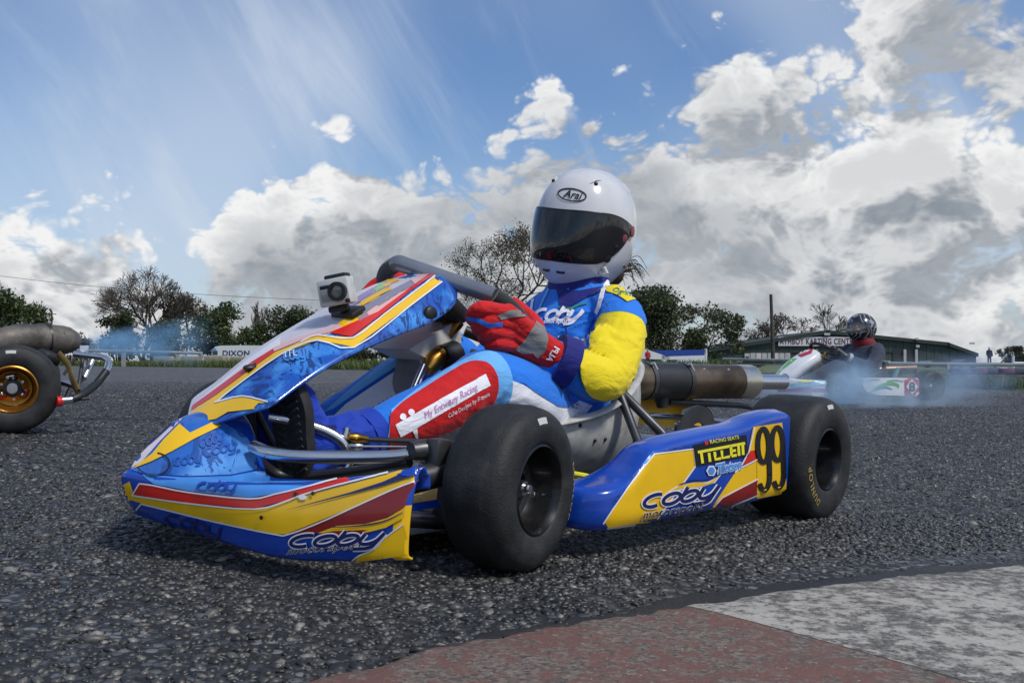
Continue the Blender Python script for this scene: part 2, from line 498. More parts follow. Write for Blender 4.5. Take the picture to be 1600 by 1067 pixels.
def kerb_piece(s0, s1, mt):
    n = max(8, int((s1 - s0) / .012))
    S = np.linspace(s0, s1, n)
    E = np.stack([np.interp(S, klen, kerb_w[:, 0]), np.interp(S, klen, kerb_w[:, 1])], 1)
    acr = [(-.008, -.02), (-.004, -.001), (.004, .003), (.016, .005), (.05, .007), (.12, .009), (.25, .011), (.45, .012), (.8, .012), (1.3, .012)]
    rows = []
    for d, h in acr:
        jag = np.array([noise.noise(Vector((q[0] * 38, q[1] * 38, 3))) * .010 + noise.noise(Vector((q[0] * 9, q[1] * 9, 8))) * .012 for q in E]) * (1 if d < .05 else 0)
        p = E + K_ACROSS * (d + jag)[:, None]
        rows.append(np.stack([p[:, 0], p[:, 1], ground_z(p[:, 0], p[:, 1]) + h], 1) - kr)
    return MB().grid(np.array(rows)).build('kerb_block', mt, kerb_root)
kerb_piece(0, k_split - .001, K_RED)
kerb_piece(k_split + .001, k_split2 - .001, K_WHITE)
kerb_piece(k_split2 + .001, klen[-1], K_RED)

# ---- smooth dark strip of old tar against the kerb
TAR = mat('tar', (.014, .0135, .013), .55, vary=.35, vscale=12, bump=.9, bscale=140, dirt=.3, dirtcol=(.06, .055, .05))
S_ = np.linspace(klen[-1] * .12, klen[-1] * .93, 160)
E_ = np.stack([np.interp(S_, klen, kerb_w[:, 0]), np.interp(S_, klen, kerb_w[:, 1])], 1)
rows = []
for k, d in enumerate((.012, -.008, -.025, -.042, -.06)):
    wv_ = np.array([noise.noise(Vector((q[0] * 5, q[1] * 5, 2))) * .035 + noise.noise(Vector((q[0] * 26, q[1] * 26, 4))) * .022 for q in E_]) * (k / 4)
    wd_ = np.interp(S_ / klen[-1], [.12, .35, .55, .75, .93], [.1, .5, 1.0, .8, .2])
    p = E_ + K_ACROSS * (d * wd_ + wv_)[:, None]
    rows.append(np.stack([p[:, 0], p[:, 1], ground_z(p[:, 0], p[:, 1]) + [.002, .0038, .0036, .003, -.003][k]], 1))
tar = MB().grid(np.array(rows)).build('tar_strip', TAR); tag(tar, kind='structure')

# ---- grass verge
def grass_mat():
    m = bpy.data.materials.new('grass'); m.use_nodes = True
    t = NT(m.node_tree)
    P = t.n('ShaderNodeNewGeometry').outputs['Position']
    c = t.ramp(t.noise(P, .9, 6, .65), [(.25, (.035, .06, .012)), (.5, (.075, .105, .022)), (.75, (.15, .15, .05))])
    b = t.n('ShaderNodeBsdfPrincipled', i={'Base Color': c, 'Roughness': .8})
    t.put(b, 'Normal', t.n('ShaderNodeBump', i={'Strength': .6, 'Distance': .05, 'Height': t.noise(P, 18, 5, .7)}))
    t.n('ShaderNodeOutputMaterial', i={0: b})
    return m
GRASS = grass_mat()
edge_px = [(-400, 570.5), (0, 571), (150, 572), (300, 574), (560, 578), (760, 583), (980, 591), (1180, 600), (1330, 604), (1480, 607), (1620, 610.5), (2100, 620)]
edge = crom(np.array([on_ground(*p)[:2] for p in edge_px]), 8)
outw = np.stack([edge[:, 0] * .15, np.full(len(edge), 1.0)], 1)
rows = []
for k, (d, h) in enumerate([(0, -.01), (.05, .03), (.5, .05), (1.5, .06), (4, .06), (12, .05), (40, .05), (150, .05), (900, .05)]):
    wob = np.array([noise.noise(Vector((q[0] * 1.3, q[1] * 1.3, 1.0))) for q in edge]) * (.12 if k < 3 else 0)
    p = edge + np.stack([edge[:, 0] / edge[:, 1] * (d + wob), d + wob], 1)
    rows.append(np.stack([p[:, 0], p[:, 1], ground_z(p[:, 0], p[:, 1]) + h], 1))
verge = MB().grid(np.array(rows)).build('grass_verge', GRASS)
tag(verge, kind='structure')
def blades(name, n, seed, u0, u1, dmax, hmin, hmax, wd, label):
    r = np.random.default_rng(seed)
    s = r.uniform(u0, u1, n) * (len(edge) - 1)
    i = np.clip(s.astype(int), 0, len(edge) - 2); f = (s - i)[:, None]
    e = edge[i] * (1 - f) + edge[i + 1] * f
    d = r.uniform(0, 1, n) ** 1.6 * dmax
    p = e + np.stack([e[:, 0] / e[:, 1] * d, d], 1)
    z = ground_z(p[:, 0], p[:, 1]) + .03
    h = r.uniform(hmin, hmax, n); a = r.uniform(0, math.pi, n); lean = r.normal(0, .35, (n, 2)) * h[:, None]
    dx = np.stack([np.cos(a), np.sin(a)], 1) * wd
    B1 = np.column_stack([p - dx, z]); B2 = np.column_stack([p + dx, z]); T = np.column_stack([p + lean, z + h])
    V = np.stack([B1, B2, T], 1).reshape(-1, 3)
    o = fast_mesh(name, V, np.arange(3 * n).reshape(-1, 3), GRASS_BLADE)
    return tag(o, label, 'grass', kind='stuff')
def blade_mat():
    m = bpy.data.materials.new('grass_blade'); m.use_nodes = True
    t = NT(m.node_tree)
    g = t.n('ShaderNodeNewGeometry')
    c = t.ramp(g.outputs['Random Per Island'], [(0, (.03, .055, .01)), (.6, (.075, .125, .02)), (1, (.20, .20, .06))])
    b = t.n('ShaderNodeBsdfPrincipled', i={'Base Color': c, 'Roughness': .6})
    tr = t.n('ShaderNodeBsdfTranslucent', i={0: c})
    t.n('ShaderNodeOutputMaterial', i={0: t.n('ShaderNodeMixShader', i={0: .3, 1: b, 2: tr})})
    return m
GRASS_BLADE = blade_mat()
blades('verge_grass', 22000, 5, .60, .97, 6, .05, .16, .008, 'rough green grass along the right hand track edge')
blades('verge_grass', 26000, 6, .05, .62, 14, .12, .42, .03, 'rough green grass along the far left track edge')
# ================================================================== materials shared by karts
RUBBER = mat('tyre_rubber', (.017, .017, .017), .58, vary=.4, vscale=24, bump=.35, bscale=240, dirt=.45, dirtcol=(.065, .062, .058), spec=.4)
RUBBER_IN = mat('sole_rubber', (.02, .02, .02), .7, vary=.3, dirt=.6, dirtcol=(.10, .09, .08), bump=.3)
RIM_BLACK = mat('rim_black', (.012, .012, .013), .32, metal=.6, coat=.2, dirt=.25, dirtcol=(.12, .11, .10))
RIM_GOLD = mat('rim_gold', (.42, .20, .03), .32, metal=.85, vary=.25, dirt=.3)
STEEL = mat('steel_bright', (.62, .62, .62), .22, metal=1.0, vary=.12, dirt=.12)
STEEL_DK = mat('steel_dark', (.075, .075, .078), .38, metal=.7, vary=.3, dirt=.25, dirtcol=(.15, .14, .13))
BLACK = mat('black_plastic', (.012, .012, .013), .42, vary=.3, dirt=.15, dirtcol=(.1, .1, .1))
BRASS = mat('brass_gold', (.52, .27, .05), .28, metal=1.0, vary=.2)
SEAT_M = mat('seat_fibreglass', (.44, .435, .40), .42, vary=.22, vscale=18, dirt=.55, dirtcol=(.16, .15, .13), bump=.15, bscale=300)
BLUE = mat('body_blue', (.006, .055, .38), .18, coat=.35, vary=.12, dirt=.06)
BLUE_LT = mat('print_light_blue', (.06, .27, .72), .22, coat=.35, vary=.15)
NAVY = mat('print_navy', (.008, .012, .10), .25, coat=.35)
YELLOW = mat('print_yellow', (.82, .49, .006), .22, coat=.35, vary=.06, dirt=.07)
RED = mat('print_red', (.60, .018, .012), .22, coat=.35, vary=.06)
DKRED = mat('print_dark_red', (.22, .008, .008), .22, coat=.35, vary=.1)
WHITE = mat('print_white', (.76, .75, .75), .25, coat=.35, vary=.04)
PINK = mat('print_pale_pink', (.72, .42, .40), .2, coat=.35)
LILAC = mat('print_lilac', (.60, .54, .58), .2, coat=.35, vary=.12)
BLACKP = mat('print_black', (.008, .008, .009), .25, coat=.35)
GREYP = mat('print_grey', (.26, .25, .31), .25, coat=.35)
BRIGHTY = mat('print_bright_yellow', (.85, .78, .03), .25, coat=.35)
WORN_Y = mat('worn_yellow_lettering', (.42, .30, .06), .6, dirt=.7)
WORN_W = mat('worn_white_marks', (.50, .50, .48), .6, dirt=.5)

def brush_mat(name, base, dark, light, scale, thr):
    """blue vinyl printed with loose dark brush strokes"""
    m = bpy.data.materials.new(name); m.use_nodes = True
    t = NT(m.node_tree)
    P = t.n('ShaderNodeTexCoord').outputs['Object']
    st = t.n('ShaderNodeVectorRotate', rotation_type='AXIS_ANGLE', i={'Vector': P, 'Axis': (0, 1, 0), 'Angle': .53}).outputs[0]
    st = t.n('ShaderNodeVectorMath', operation='MULTIPLY', i={0: st, 1: (1.25, .35, .5)}).outputs[0]
    a = t.smooth(t.noise(st, scale, 4, .65, 2.2), thr, thr + .035)
    b_ = t.smooth(t.noise(P, scale * .45, 3, .5), .42, .66)
    c = t.mix(b_, col4(base), col4(light))
    c = t.mix(t.m('MULTIPLY', a, .85), c, col4(dark))
    b = t.n('ShaderNodeBsdfPrincipled', i={'Base Color': c, 'Roughness': .2, 'Coat Weight': .7, 'Coat Roughness': .06})
    t.n('ShaderNodeOutputMaterial', i={0: b})
    return m
BLUE_PRINT = brush_mat('print_blue_brush', (.010, .085, .42), (.006, .022, .14), (.05, .26, .70), 44, .53)
BLUE_HOOD = brush_mat('print_blue_hood', (.02, .12, .46), (.015, .06, .26), (.10, .30, .68), 26, .56)

# ================================================================== decals: flat vinyl laid on a panel
class Panel:
    def __init__(s, objs, Mi, Ci):
        V, Fc = [], []
        for o in objs:
            k = len(V); V += [v.co.copy() for v in o.data.vertices]; Fc += [[i + k for i in p.vertices] for p in o.data.polygons]
        s.t = BVHTree.FromPolygons(V, Fc)
        s.Mi, s.C = Mi, Ci          # world -> panel rotation, lens position in panel axes
    def hit(s, px, py, lift):
        d = Vector(s.Mi @ ray(px, py)).normalized()
        loc, nor, _, _ = s.t.ray_cast(Vector(s.C), d)
        if loc is None: return None
        if nor.dot(d) > 0: nor = -nor
        return loc + nor * lift - d * lift * .5

def inside(poly, x, y):
    c = False; j = len(poly) - 1
    for i in range(len(poly)):
        if (poly[i][1] > y) != (poly[j][1] > y) and x < (poly[j][0] - poly[i][0]) * (y - poly[i][1]) / (poly[j][1] - poly[i][1] + 1e-12) + poly[i][0]: c = not c
        j = i
    return c

def lay(panel, V2, tris, mt, name, parent, lift, maxlen=.09, one=False):
    P = [panel.hit(x, y, lift) for x, y in V2]
    Fc = []
    for f in tris:
        q = [P[i] for i in f]
        if any(p is None for p in q): continue
        if max((q[k] - q[k - 1]).length for k in range(len(q))) > maxlen: continue
        Fc.append(f)
    if not Fc: return None
    if one:                          # a single piece of vinyl: drop stray slivers
        root = {}
        def find(i):
            while root.setdefault(i, i) != i: i = root[i]
            return i
        for f in Fc:
            for i in f[1:]: root[find(i)] = find(f[0])
        cnt = {}
        for f in Fc: cnt[find(f[0])] = cnt.get(find(f[0]), 0) + 1
        best = max(cnt, key=cnt.get); Fc = [f for f in Fc if find(f[0]) == best]
    used = sorted({i for f in Fc for i in f}); ix = {k: i for i, k in enumerate(used)}
    return mesh(name, [P[k] for k in used], [[ix[i] for i in f] for f in Fc], mt, parent)

def decal(panel, poly, mt, name, parent, lift=.0008, step=7.0, curve=0):
    poly = [tuple(p) for p in (crom(np.array(list(poly) + [poly[0]]), curve)[:-1] if curve else poly)]
    pts = []
    for i, p in enumerate(poly):
        q = poly[(i + 1) % len(poly)]
        n = max(1, int(math.dist(p, q) / step))
        pts += [(p[0] + (q[0] - p[0]) * k / n, p[1] + (q[1] - p[1]) * k / n) for k in range(n)]
    nb = len(pts)
    xs_, ys_ = [p[0] for p in pts], [p[1] for p in pts]
    gx = np.arange(min(xs_) + step / 2, max(xs_), step); gy = np.arange(min(ys_) + step / 2, max(ys_), step)
    extra = [(float(x), float(y)) for x in gx for y in gy if inside(pts, x, y)]
    extra = [e for e in extra if min((e[0] - p[0]) ** 2 + (e[1] - p[1]) ** 2 for p in pts) > (step * .3) ** 2]
    r = delaunay_2d_cdt([Vector(p) for p in pts + extra], [(i, (i + 1) % nb) for i in range(nb)], [list(range(nb))], 1, 1e-5)
    return lay(panel, [tuple(v) for v in r[0]], r[2], mt, name, parent, lift, one=True)

def ribbon2d(pts, wd, curve=6, closed=False, maxseg=6.0):
    P = np.asarray(pts, float)
    if closed: P = np.vstack([P, P[:1]])
    if curve and len(P) > 2: P = crom(P, curve)
    if maxseg:
        q = [P[0]]
        for a_, b_ in zip(P[:-1], P[1:]):
            n_ = max(1, int(math.dist(a_, b_) / maxseg)); q += [a_ + (b_ - a_) * k / n_ for k in range(1, n_ + 1)]
        P = np.array(q)
    T = np.gradient(P, axis=0)
    if closed: T[0] = T[-1] = P[1] - P[-2]
    T /= np.linalg.norm(T, axis=1)[:, None] + 1e-9
    N = np.stack([-T[:, 1], T[:, 0]], 1)
    W = np.full(len(P), wd) if np.isscalar(wd) else np.interp(np.linspace(0, 1, len(P)), np.linspace(0, 1, len(wd)), wd)
    L, R_ = P + N * W[:, None] / 2, P - N * W[:, None] / 2
    V = np.vstack([L, R_]); n = len(P)
    return V, [(i, i + 1, n + i + 1, n + i) for i in range(n - 1)]

def stroke(panel, pts, wd, mt, name, parent, lift=.0012, curve=6):
    V, Fc = ribbon2d(pts, wd, curve)
    return lay(panel, V, Fc, mt, name, parent, lift)

def bil(quad, u, v):
    bl, br, tr, tl = [np.array(q, float) for q in quad]
    u = np.asarray(u)[..., None]; v = np.asarray(v)[..., None]
    return bl * (1 - u) * (1 - v) + br * u * (1 - v) + tr * u * v + tl * (1 - u) * v

def ell(cx, cy, rx, ry, a0, a1, n=14):
    a = np.radians(np.linspace(a0, a1, n)); return np.stack([cx + rx * np.cos(a), cy + ry * np.sin(a)], 1)
GLYPH = {  # strokes of broad rounded letters, unit height
    'C': ([ell(.62, .5, .55, .40, 62, 300)], 1.12), 'o': ([ell(.5, .45, .45, .36, 0, 360, 20)], 1.0),
    'b': ([np.array([(.10, 1.12), (.10, .45)]), ell(.52, .45, .42, .36, 0, 360, 20)], 1.02),
    'y': ([np.vstack([[(.08, .88)], ell(.48, .50, .40, .40, 190, 350, 10), [(.90, .88)]]), np.vstack([[(.90, .88), (.90, .2)], ell(.5, -.02, .40, .22, 10, -75, 7), [(.1, -.22)]])], 1.0),
    '9': ([ell(.5, .70, .36, .25, 0, 360, 20), np.vstack([[(.86, .72), (.86, .26)], ell(.50, .26, .36, .22, 0, -150, 9)])], 1.0),
}
def logo(panel, word, quad, wd, mt, name, parent, lift, outline=None, outline_mat=None, shear=.22):
    """word drawn in broad strokes inside a pixel quad (bottom-left, bottom-right, top-right, top-left)"""
    tot = sum(GLYPH[c][1] for c in word); x0 = 0
    hq = min(math.dist(quad[0], quad[3]), math.dist(quad[0], quad[1]) * 1.2)
    for pas in ((outline, outline_mat, lift), (wd, mt, lift + .0006)):
        if not pas[0]: continue
        V, Fc = [], []
        x0 = 0
        for c in word:
            strokes, adv = GLYPH[c]
            for s_ in strokes:
                c_ = crom(s_, 3 if len(s_) < 6 else 2)
                c_ = bil(quad, (c_[:, 0] + x0 + shear * c_[:, 1]) / (tot + shear), c_[:, 1])
                v, f = ribbon2d(c_, pas[0] * hq, 0)
                k = len(V); V += list(v); Fc += [tuple(i + k for i in q) for q in f]
            x0 += adv * .97
        lay(panel, np.array(V), Fc, pas[1], name, parent, pas[2])

def font_mesh(body, offset=0.0, shear=0.0, space=1.0):
    cu = bpy.data.curves.new('t', 'FONT'); cu.body = body; cu.offset = offset; cu.shear = shear; cu.space_character = space; cu.resolution_u = 3
    o = bpy.data.objects.new('t', cu); COL.objects.link(o)
    dg = bpy.context.evaluated_depsgraph_get(); dg.update()
    me = bpy.data.meshes.new_from_object(o.evaluated_get(dg))
    V = np.array([v.co[:] for v in me.vertices]); Fc = [list(p.vertices) for p in me.polygons]
    bpy.data.objects.remove(o); bpy.data.curves.remove(cu); bpy.data.meshes.remove(me)
    return V[:, :2], Fc

def text_decal(panel, body, quad, mt, name, parent, lift=.0016, offset=0.0, shear=0.0, space=1.0, outline=None):
    ref, _ = font_mesh(body, 0, shear, space)
    lo, hi = ref.min(0), ref.max(0)
    for off, m_, lf in ((offset + outline[0], outline[1], lift - .0005) if outline else (None, None, 0), (offset, mt, lift)):
        if m_ is None: continue
        V, Fc = font_mesh(body, off, shear, space)
        U = (V - lo) / (hi - lo)
        lay(panel, bil(quad, U[:, 0], U[:, 1]), Fc, m_, name, parent, lf)

# ================================================================== wheels
def tyre_profile(R, wd, rb):
    h = wd / 2
    half = [(rb, h - .010), (rb + .004, h - .003), (rb + .4 * (R - rb), h + .002), (R - .022, h - .001), (R - .012, h - .006), (R - .005, h - .015), (R - .0015, h - .028), (R, h * .35)]
    out = half + [(R, 0)] + [(r, -q) for r, q in half[::-1]]
    return [tuple(p) for p in crom(np.array(out), 3)]

def make_wheel(parent, c, R, wd, rim_mat, rot=0.0, side=1, rb=.069, nut=True, letters=None, spokes=False, marks=True):
    w_ = bpy.data.objects.new('wheel', None); link(w_, parent)
    w_.location = c; w_.rotation_euler = (0, 0, rot + (math.pi if side < 0 else 0))
    ty = MB().lathe(tyre_profile(R, wd, rb), seg=72).build('tyre', RUBBER, w_)
    h = wd / 2
    d = h - .055 if wd < .14 else h - .075
    rp = [(rb + .001, h - .012), (rb + .0015, h - .005), (rb - .002, h - .003), (rb - .005, h - .008), (rb - .009, h - .016), (rb - .012, d + .014), (rb - .018, d + .004), (.042, d), (.030, d + .006), (.024, d + .007), (.024, d + .002), (.0, d + .002)]
    MB().lathe(rp, seg=56).build('rim', rim_mat, w_, angle=30)
    back = [(rb + .001, -h + .012), (rb - .003, -h + .004), (rb - .012, -h + .02), (rb - .014, d - .004), (.0, d - .006)]
    MB().lathe(back, seg=40).build('rim', rim_mat, w_)
    if nut:
        MB().lathe([(0, d + .034), (.006, d + .034), (.0075, d + .031), (.0075, d + .002)], seg=20).lathe([(.0, d + .024), (.012, d + .024), (.0135, d + .020), (.0135, d + .002)], seg=6).build('axle_nut', STEEL, w_, angle=20)
        MB().lathe([(.016, d + .010), (.017, d + .004), (.017, d)], seg=20).build('washer', BRASS, w_)
    for a in range(0, 360, 120):
        q = math.radians(a + 20)
        MB().lathe([(0, d + .006), (.0045, d + .006), (.0045, d - .002)], c=(.034 * math.cos(q), .0, .034 * math.sin(q)), seg=6).build('bolt', STEEL, w_, angle=20)
    if letters:
        word, a0, lr, hh = letters
        V, Fc = font_mesh(word, .01, 0, 1.25)
        lo, hi = V.min(0), V.max(0)
        rr = lr + (V[:, 1] - lo[1]) / (hi[1] - lo[1]) * hh
        aa = math.radians(a0) + (V[:, 0] - lo[0]) / (hi[1] - lo[1]) * hh / lr * 1.05
        prof = np.array(tyre_profile(R, wd, rb)); prof = prof[prof[:, 1] > 0]
        o = np.argsort(prof[:, 0]); yy_ = np.interp(rr, prof[o, 0], prof[o, 1]) + .0007
        mesh('sidewall_lettering', np.stack([rr * np.cos(aa), yy_, rr * np.sin(aa)], 1), Fc, WORN_Y, w_)
    if marks:
        prof = np.array(tyre_profile(R, wd, rb)); prof = prof[prof[:, 1] > 0]; o = np.argsort(prof[:, 0])
        a = np.radians(np.linspace(78, 92, 8)); V = []
        for q in a:
            for rr in (R - .026, R - .0165): V.append((rr * math.cos(q), np.interp(rr, prof[o, 0], prof[o, 1]) + .0008, rr * math.sin(q)))
        mesh('sidewall_label', V, [(2 * i, 2 * i + 1, 2 * i + 3, 2 * i + 2) for i in range(7)], WORN_W, w_)
    return w_

# ================================================================== the near kart
KYAW, KTILT = math.radians(180 + 48), math.radians(3.0)
KM3 = Matrix.Rotation(KTILT, 3, 'Y') @ Matrix.Rotation(KYAW, 3, 'Z')
KM = np.array(KM3)
KO = at(1296, 718, F_PX / 697.0) - KM @ np.array([0, .50, .14])
KMAT = Matrix.Translation(Vector(KO)) @ KM3.to_4x4()
KMi = KM.T
KC = KMi @ (CAMP - KO)
def kin(px, py, axis, val):
    """where the sight line through a pixel meets the kart plane axis = val (kart axes: x forward, y left, z up)"""
    d = KMi @ ray(px, py)
    return KC + d * ((val - KC[axis]) / d[axis])
def ky(px, py, y): return tuple(kin(px, py, 1, y))

kart = empty('racing_kart', matrix=KMAT)
tag(kart, 'blue and yellow racing kart numbered 99 in the foreground', 'kart', 'racing karts')

STEER = math.radians(11)
fl_c = ky(840, 766, .405)
make_wheel(kart, (.955, .40, .128), .128, .112, RIM_BLACK, STEER, 1, letters=('DUNLOP', 160, .098, .013))
make_wheel(kart, (.95, -.40, .128), .128, .112, RIM_BLACK, STEER, -1)
make_wheel(kart, (0, .42, .14), .14, .165, RIM_BLACK, 0, 1, letters=('DUNLOP', 300, .100, .014), nut=False)
make_wheel(kart, (0, -.42, .14), .14, .165, RIM_BLACK, 0, -1, nut=False)
# rear axle, its bearings, disc and sprocket
MB().tube([(0, -.46, .14), (0, .46, .14)], .0145, 16).build('rear_axle', STEEL, kart)
MB().lathe([(.055, -.003), (.098, -.003), (.098, .003), (.055, .003)], c=(0, .16, .14), seg=40, closed=True).build('brake_disc', STEEL_DK, kart)
MB().lathe([(.05, -.003), (.102, -.003), (.108, 0), (.102, .003), (.05, .003)], c=(0, -.22, .14), seg=48, closed=True).build('sprocket', STEEL_DK, kart)
for yb in (-.30, .28): MB().lathe([(.0146, -.012), (.042, -.012), (.042, .012), (.0146, .012)], c=(0, yb, .14), seg=24, closed=True).build('axle_bearing', STEEL_DK, kart)
MB().box((.05, .165, .155), (.05, .045, .045), bev=.008).build('brake_caliper', STEEL_DK, kart)

# chassis
ch = MB()
for s in (-1, 1):
    ch.tube([(1.06, .10 * s, .055), (1.0, .23 * s, .055), (.86, .27 * s, .05), (.55, .22 * s, .05), (.25, .29 * s, .05), (0, .30 * s, .06), (-.10, .30 * s, .08)], .014, 10, spans=6)
ch.tube([(.50, -.23, .05), (.50, .23, .05)], .014, 10); ch.tube([(.12, -.30, .055), (.12, .30, .055)], .014, 10)
ch.tube([(1.06, -.1, .055), (1.06, .1, .055)], .014, 10); ch.tube([(.86, -.27, .05), (.86, .27, .05)], .014, 10)
ch.build('chassis_frame', STEEL_DK, kart)
tray = MB().box((.83, 0, .037), (.56, .50, .003)).build('floor_tray', SEAT_M, kart, smooth=False)
for s in (-1, 1):
    MB().tube([(.955, .27 * s, .06), (.955, .275 * s, .17)], .013, 12).build('kingpin', STEEL_DK, kart)
    MB().tube([(.955, .27 * s, .125), (.955, .345 * s, .126)], [.016, .012], 14).build('stub_axle', STEEL_DK, kart)
    MB().box((.955, .265 * s, .115), (.045, .04, .13), bev=.006).build('steering_yoke', STEEL_DK, kart)
    MB().tube([(.80, .03 * s, .12), (.90, .27 * s, .125)], .006, 8).build('track_rod', STEEL_DK, kart)
# side pod carriers
for s in (-1, 1):
    MB().tube([(.70, .25 * s, .07), (.70, .40 * s, .085), (.66, .42 * s, .09)], .009, 8, spans=5).build('pod_bar', STEEL_DK, kart)
    MB().tube([(.25, .29 * s, .07), (.25, .40 * s, .085), (.29, .42 * s, .09)], .009, 8, spans=5).build('pod_bar', STEEL_DK, kart)

# ---- nose cone: prow in front, wings swept back to the tips
def nose_profile(y):
    a = abs(y) if y > 0 else abs(y) / .66
    lowz = 0 if y > 0 else 1
    f = lambda xs, v: float(np.interp(a, xs, v))
    Yk = [0, .05, .12, .20, .255, .30, .37, .44]
    xt = f(Yk, [1.385, 1.366, 1.332, 1.305, 1.283, 1.262, 1.226, 1.187]); zt = f(Yk, [.124, .123, .122, .124, .129, .137, .152, .170])
    xb = f(Yk, [1.360, 1.346, 1.318, 1.298, 1.283, 1.266, 1.234, 1.197]); zb = f(Yk, [.062, .056, .046, .038, .034, .036, .044, .054])
    if lowz: zt -= .035 * max(0, a - .15) / .29; xt -= .03 * a / .44; xb -= .03 * a / .44
    # hood between the prow and the pedals
    hh = .092 * math.exp(-(abs(y) / .085) ** 2.6)
    xr = f([0, .08, .13, .17, .255, .35, .44], [1.200, 1.205, 1.220, 1.228, 1.215, 1.195, 1.172])
    zr = f([0, .13, .17, .255, .35, .44], [.125, .126, .128, .135, .150, .166])
    if lowz: zr -= .03 * max(0, a - .15) / .29; xr -= .03 * a / .44
    P = [(xb - .007, zb - .004), (xb - .004, zb - .003), (xb + .002, zb + .004)]
    for k in (.3, .6, .88): P.append((xb + (xt - xb) * k + .007 * math.sin(math.pi * k), zb + (zt - zb) * k))
    P += [(xt - .002, zt), (xt - .010, zt + .004)]
    for k in (.12, .3, .5, .7, .85, 1.0):
        x = xt - .010 + (xr - xt + .010) * k
        z = zt + .004 + (zr - zt - .004) * k + hh * (1 - (1 - min(1, k * 1.25)) ** 2.2)
        P.append((x, z))
    P += [(xr - .006, zr + hh - .006), (xr - .008, zr + hh * .96 - .022)]
    return P
Yst = np.concatenate([np.linspace(-.29, -.2, 7), np.linspace(-.18, .18, 37), np.linspace(.2, .44, 13)])
NG = np.array([[(x, y, z) for x, z in nose_profile(y)] for y in Yst])
NG = np.stack([np.stack([crom(NG[i], 4) for i in range(len(NG))], 0)], 0)[0]
nose = MB().grid(NG).build('nose_cone', [BLUE, YELLOW], kart, angle=70)
for p_ in nose.data.polygons:
    if p_.center.y > .418 and p_.center.z < .125 or (p_.center.y < -.025 and .07 < p_.center.z < .112 and p_.normal.z < .6): p_.material_index = 1
md = nose.modifiers.new('shell', 'SOLIDIFY'); md.thickness = .003; md.offset = -1
NP = Panel([nose], KMi, KC)
L1, L2, L3, L4 = .0007, .0014, .0021, .0028
# hood prints
decal(NP, [(205, 733), (216, 690), (240, 657), (275, 634), (300, 625), (336, 652), (384, 682), (398, 700), (402, 733), (360, 742), (290, 744), (222, 740)], BLUE_HOOD, 'vinyl_print', nose, L1)
decal(NP, [(206, 731), (225, 693), (252, 663), (280, 640), (297, 634), (285, 655), (250, 690), (222, 722)], LILAC, 'vinyl_print', nose, L2, 6)
decal(NP, [(207, 733), (239, 709), (257, 687), (281, 663), (297, 677), (330, 661), (345, 666), (306, 685), (269, 706), (236, 722)], YELLOW, 'vinyl_stripe', nose, L3, 6)
decal(NP, [(211, 702), (228, 673), (252, 650), (290, 628), (303, 624), (296, 634), (262, 655), (234, 680), (216, 708)], PINK, 'vinyl_stripe', nose, L3, 6)
stroke(NP, [(209, 715), (240, 690), (270, 663), (292, 642)], 2.2, NAVY, 'vinyl_line', nose, L4)
stroke(NP, ell(241, 726, 25, 18, -75, 160, 12), 2.2, BLACKP, 'scuff_ring', nose, L4)
FAINT = mat('print_faint_blue', (.018, .09, .38), .25, coat=.35)
for q, a in ((((272, 730), (318, 724), (318, 712), (272, 716)), 0), (((318, 716), (372, 704), (370, 694), (318, 702)), 0), (((312, 702), (352, 688), (346, 680), (314, 690)), 0)):
    logo(NP, 'Coby', (q[0], q[1], (q[1][0] - 2, q[1][1] - 15), (q[0][0] - 2, q[0][1] - 15)), .18, FAINT, 'faint_lettering', nose, L2)
# deck
decal(NP, [(222, 742), (290, 746), (360, 744), (402, 736), (450, 741), (560, 738), (648, 727), (607, 734), (527, 749), (482, 760), (430, 771), (391, 777), (297, 767), (241, 756)], BLUE_LT, 'vinyl_print', nose, L1)
logo(NP, 'Coby', ((306, 768), (372, 768), (374, 754), (308, 753)), .22, BLUE, 'faint_lettering', nose, L2)
decal(NP, [(480, 742), (500, 737), (560, 737), (648, 727), (590, 737), (520, 748)], BLUE, 'vinyl_print', nose, L2)
# band: yellow field, stripes, dark red wedge
decal(NP, [(208, 774), (297, 787), (398, 796), (447, 784), (473, 774), (607, 740), (648, 729), (657, 730), (655, 751), (545, 796), (452, 834), (430, 834), (344, 816), (274, 799), (222, 786), (203, 780)], YELLOW, 'vinyl_stripe', nose, L1)
decal(NP, [(208, 772), (219, 755), (241, 758), (297, 769), (391, 779), (430, 772), (482, 760), (527, 749), (607, 734), (607, 738), (527, 757), (473, 772), (447, 782), (430, 786), (398, 794), (297, 785)], RED, 'vinyl_stripe', nose, L2)
for ln in ([(219, 755), (241, 758), (297, 769), (391, 779), (430, 772), (482, 760), (527, 749), (607, 734)], [(208, 773), (297, 786), (398, 795), (447, 783), (473, 773), (527, 758), (607, 739)],
           [(222, 786), (274, 799), (344, 816), (430, 834), (452, 834), (500, 816), (545, 796), (616, 764), (654, 750)], [(219, 755), (208, 773)], [(222, 786), (205, 806)]):
    stroke(NP, ln, 2.2, WHITE, 'vinyl_line', nose, L3, 3)
decal(NP, [(442, 798), (548, 769), (598, 753), (642, 734), (655, 730), (658, 737), (641, 745), (598, 759), (548, 772)], NAVY, 'vinyl_stripe', nose, L3)
decal(NP, [(620, 742), (642, 734), (655, 730), (659, 738), (641, 745)], BLUE, 'vinyl_stripe', nose, L4)
decal(NP, [(450, 833), (545, 795), (616, 763), (654, 751), (639, 771), (633, 792), (605, 808), (571, 817), (527, 820), (497, 832)], DKRED, 'vinyl_stripe', nose, L2)
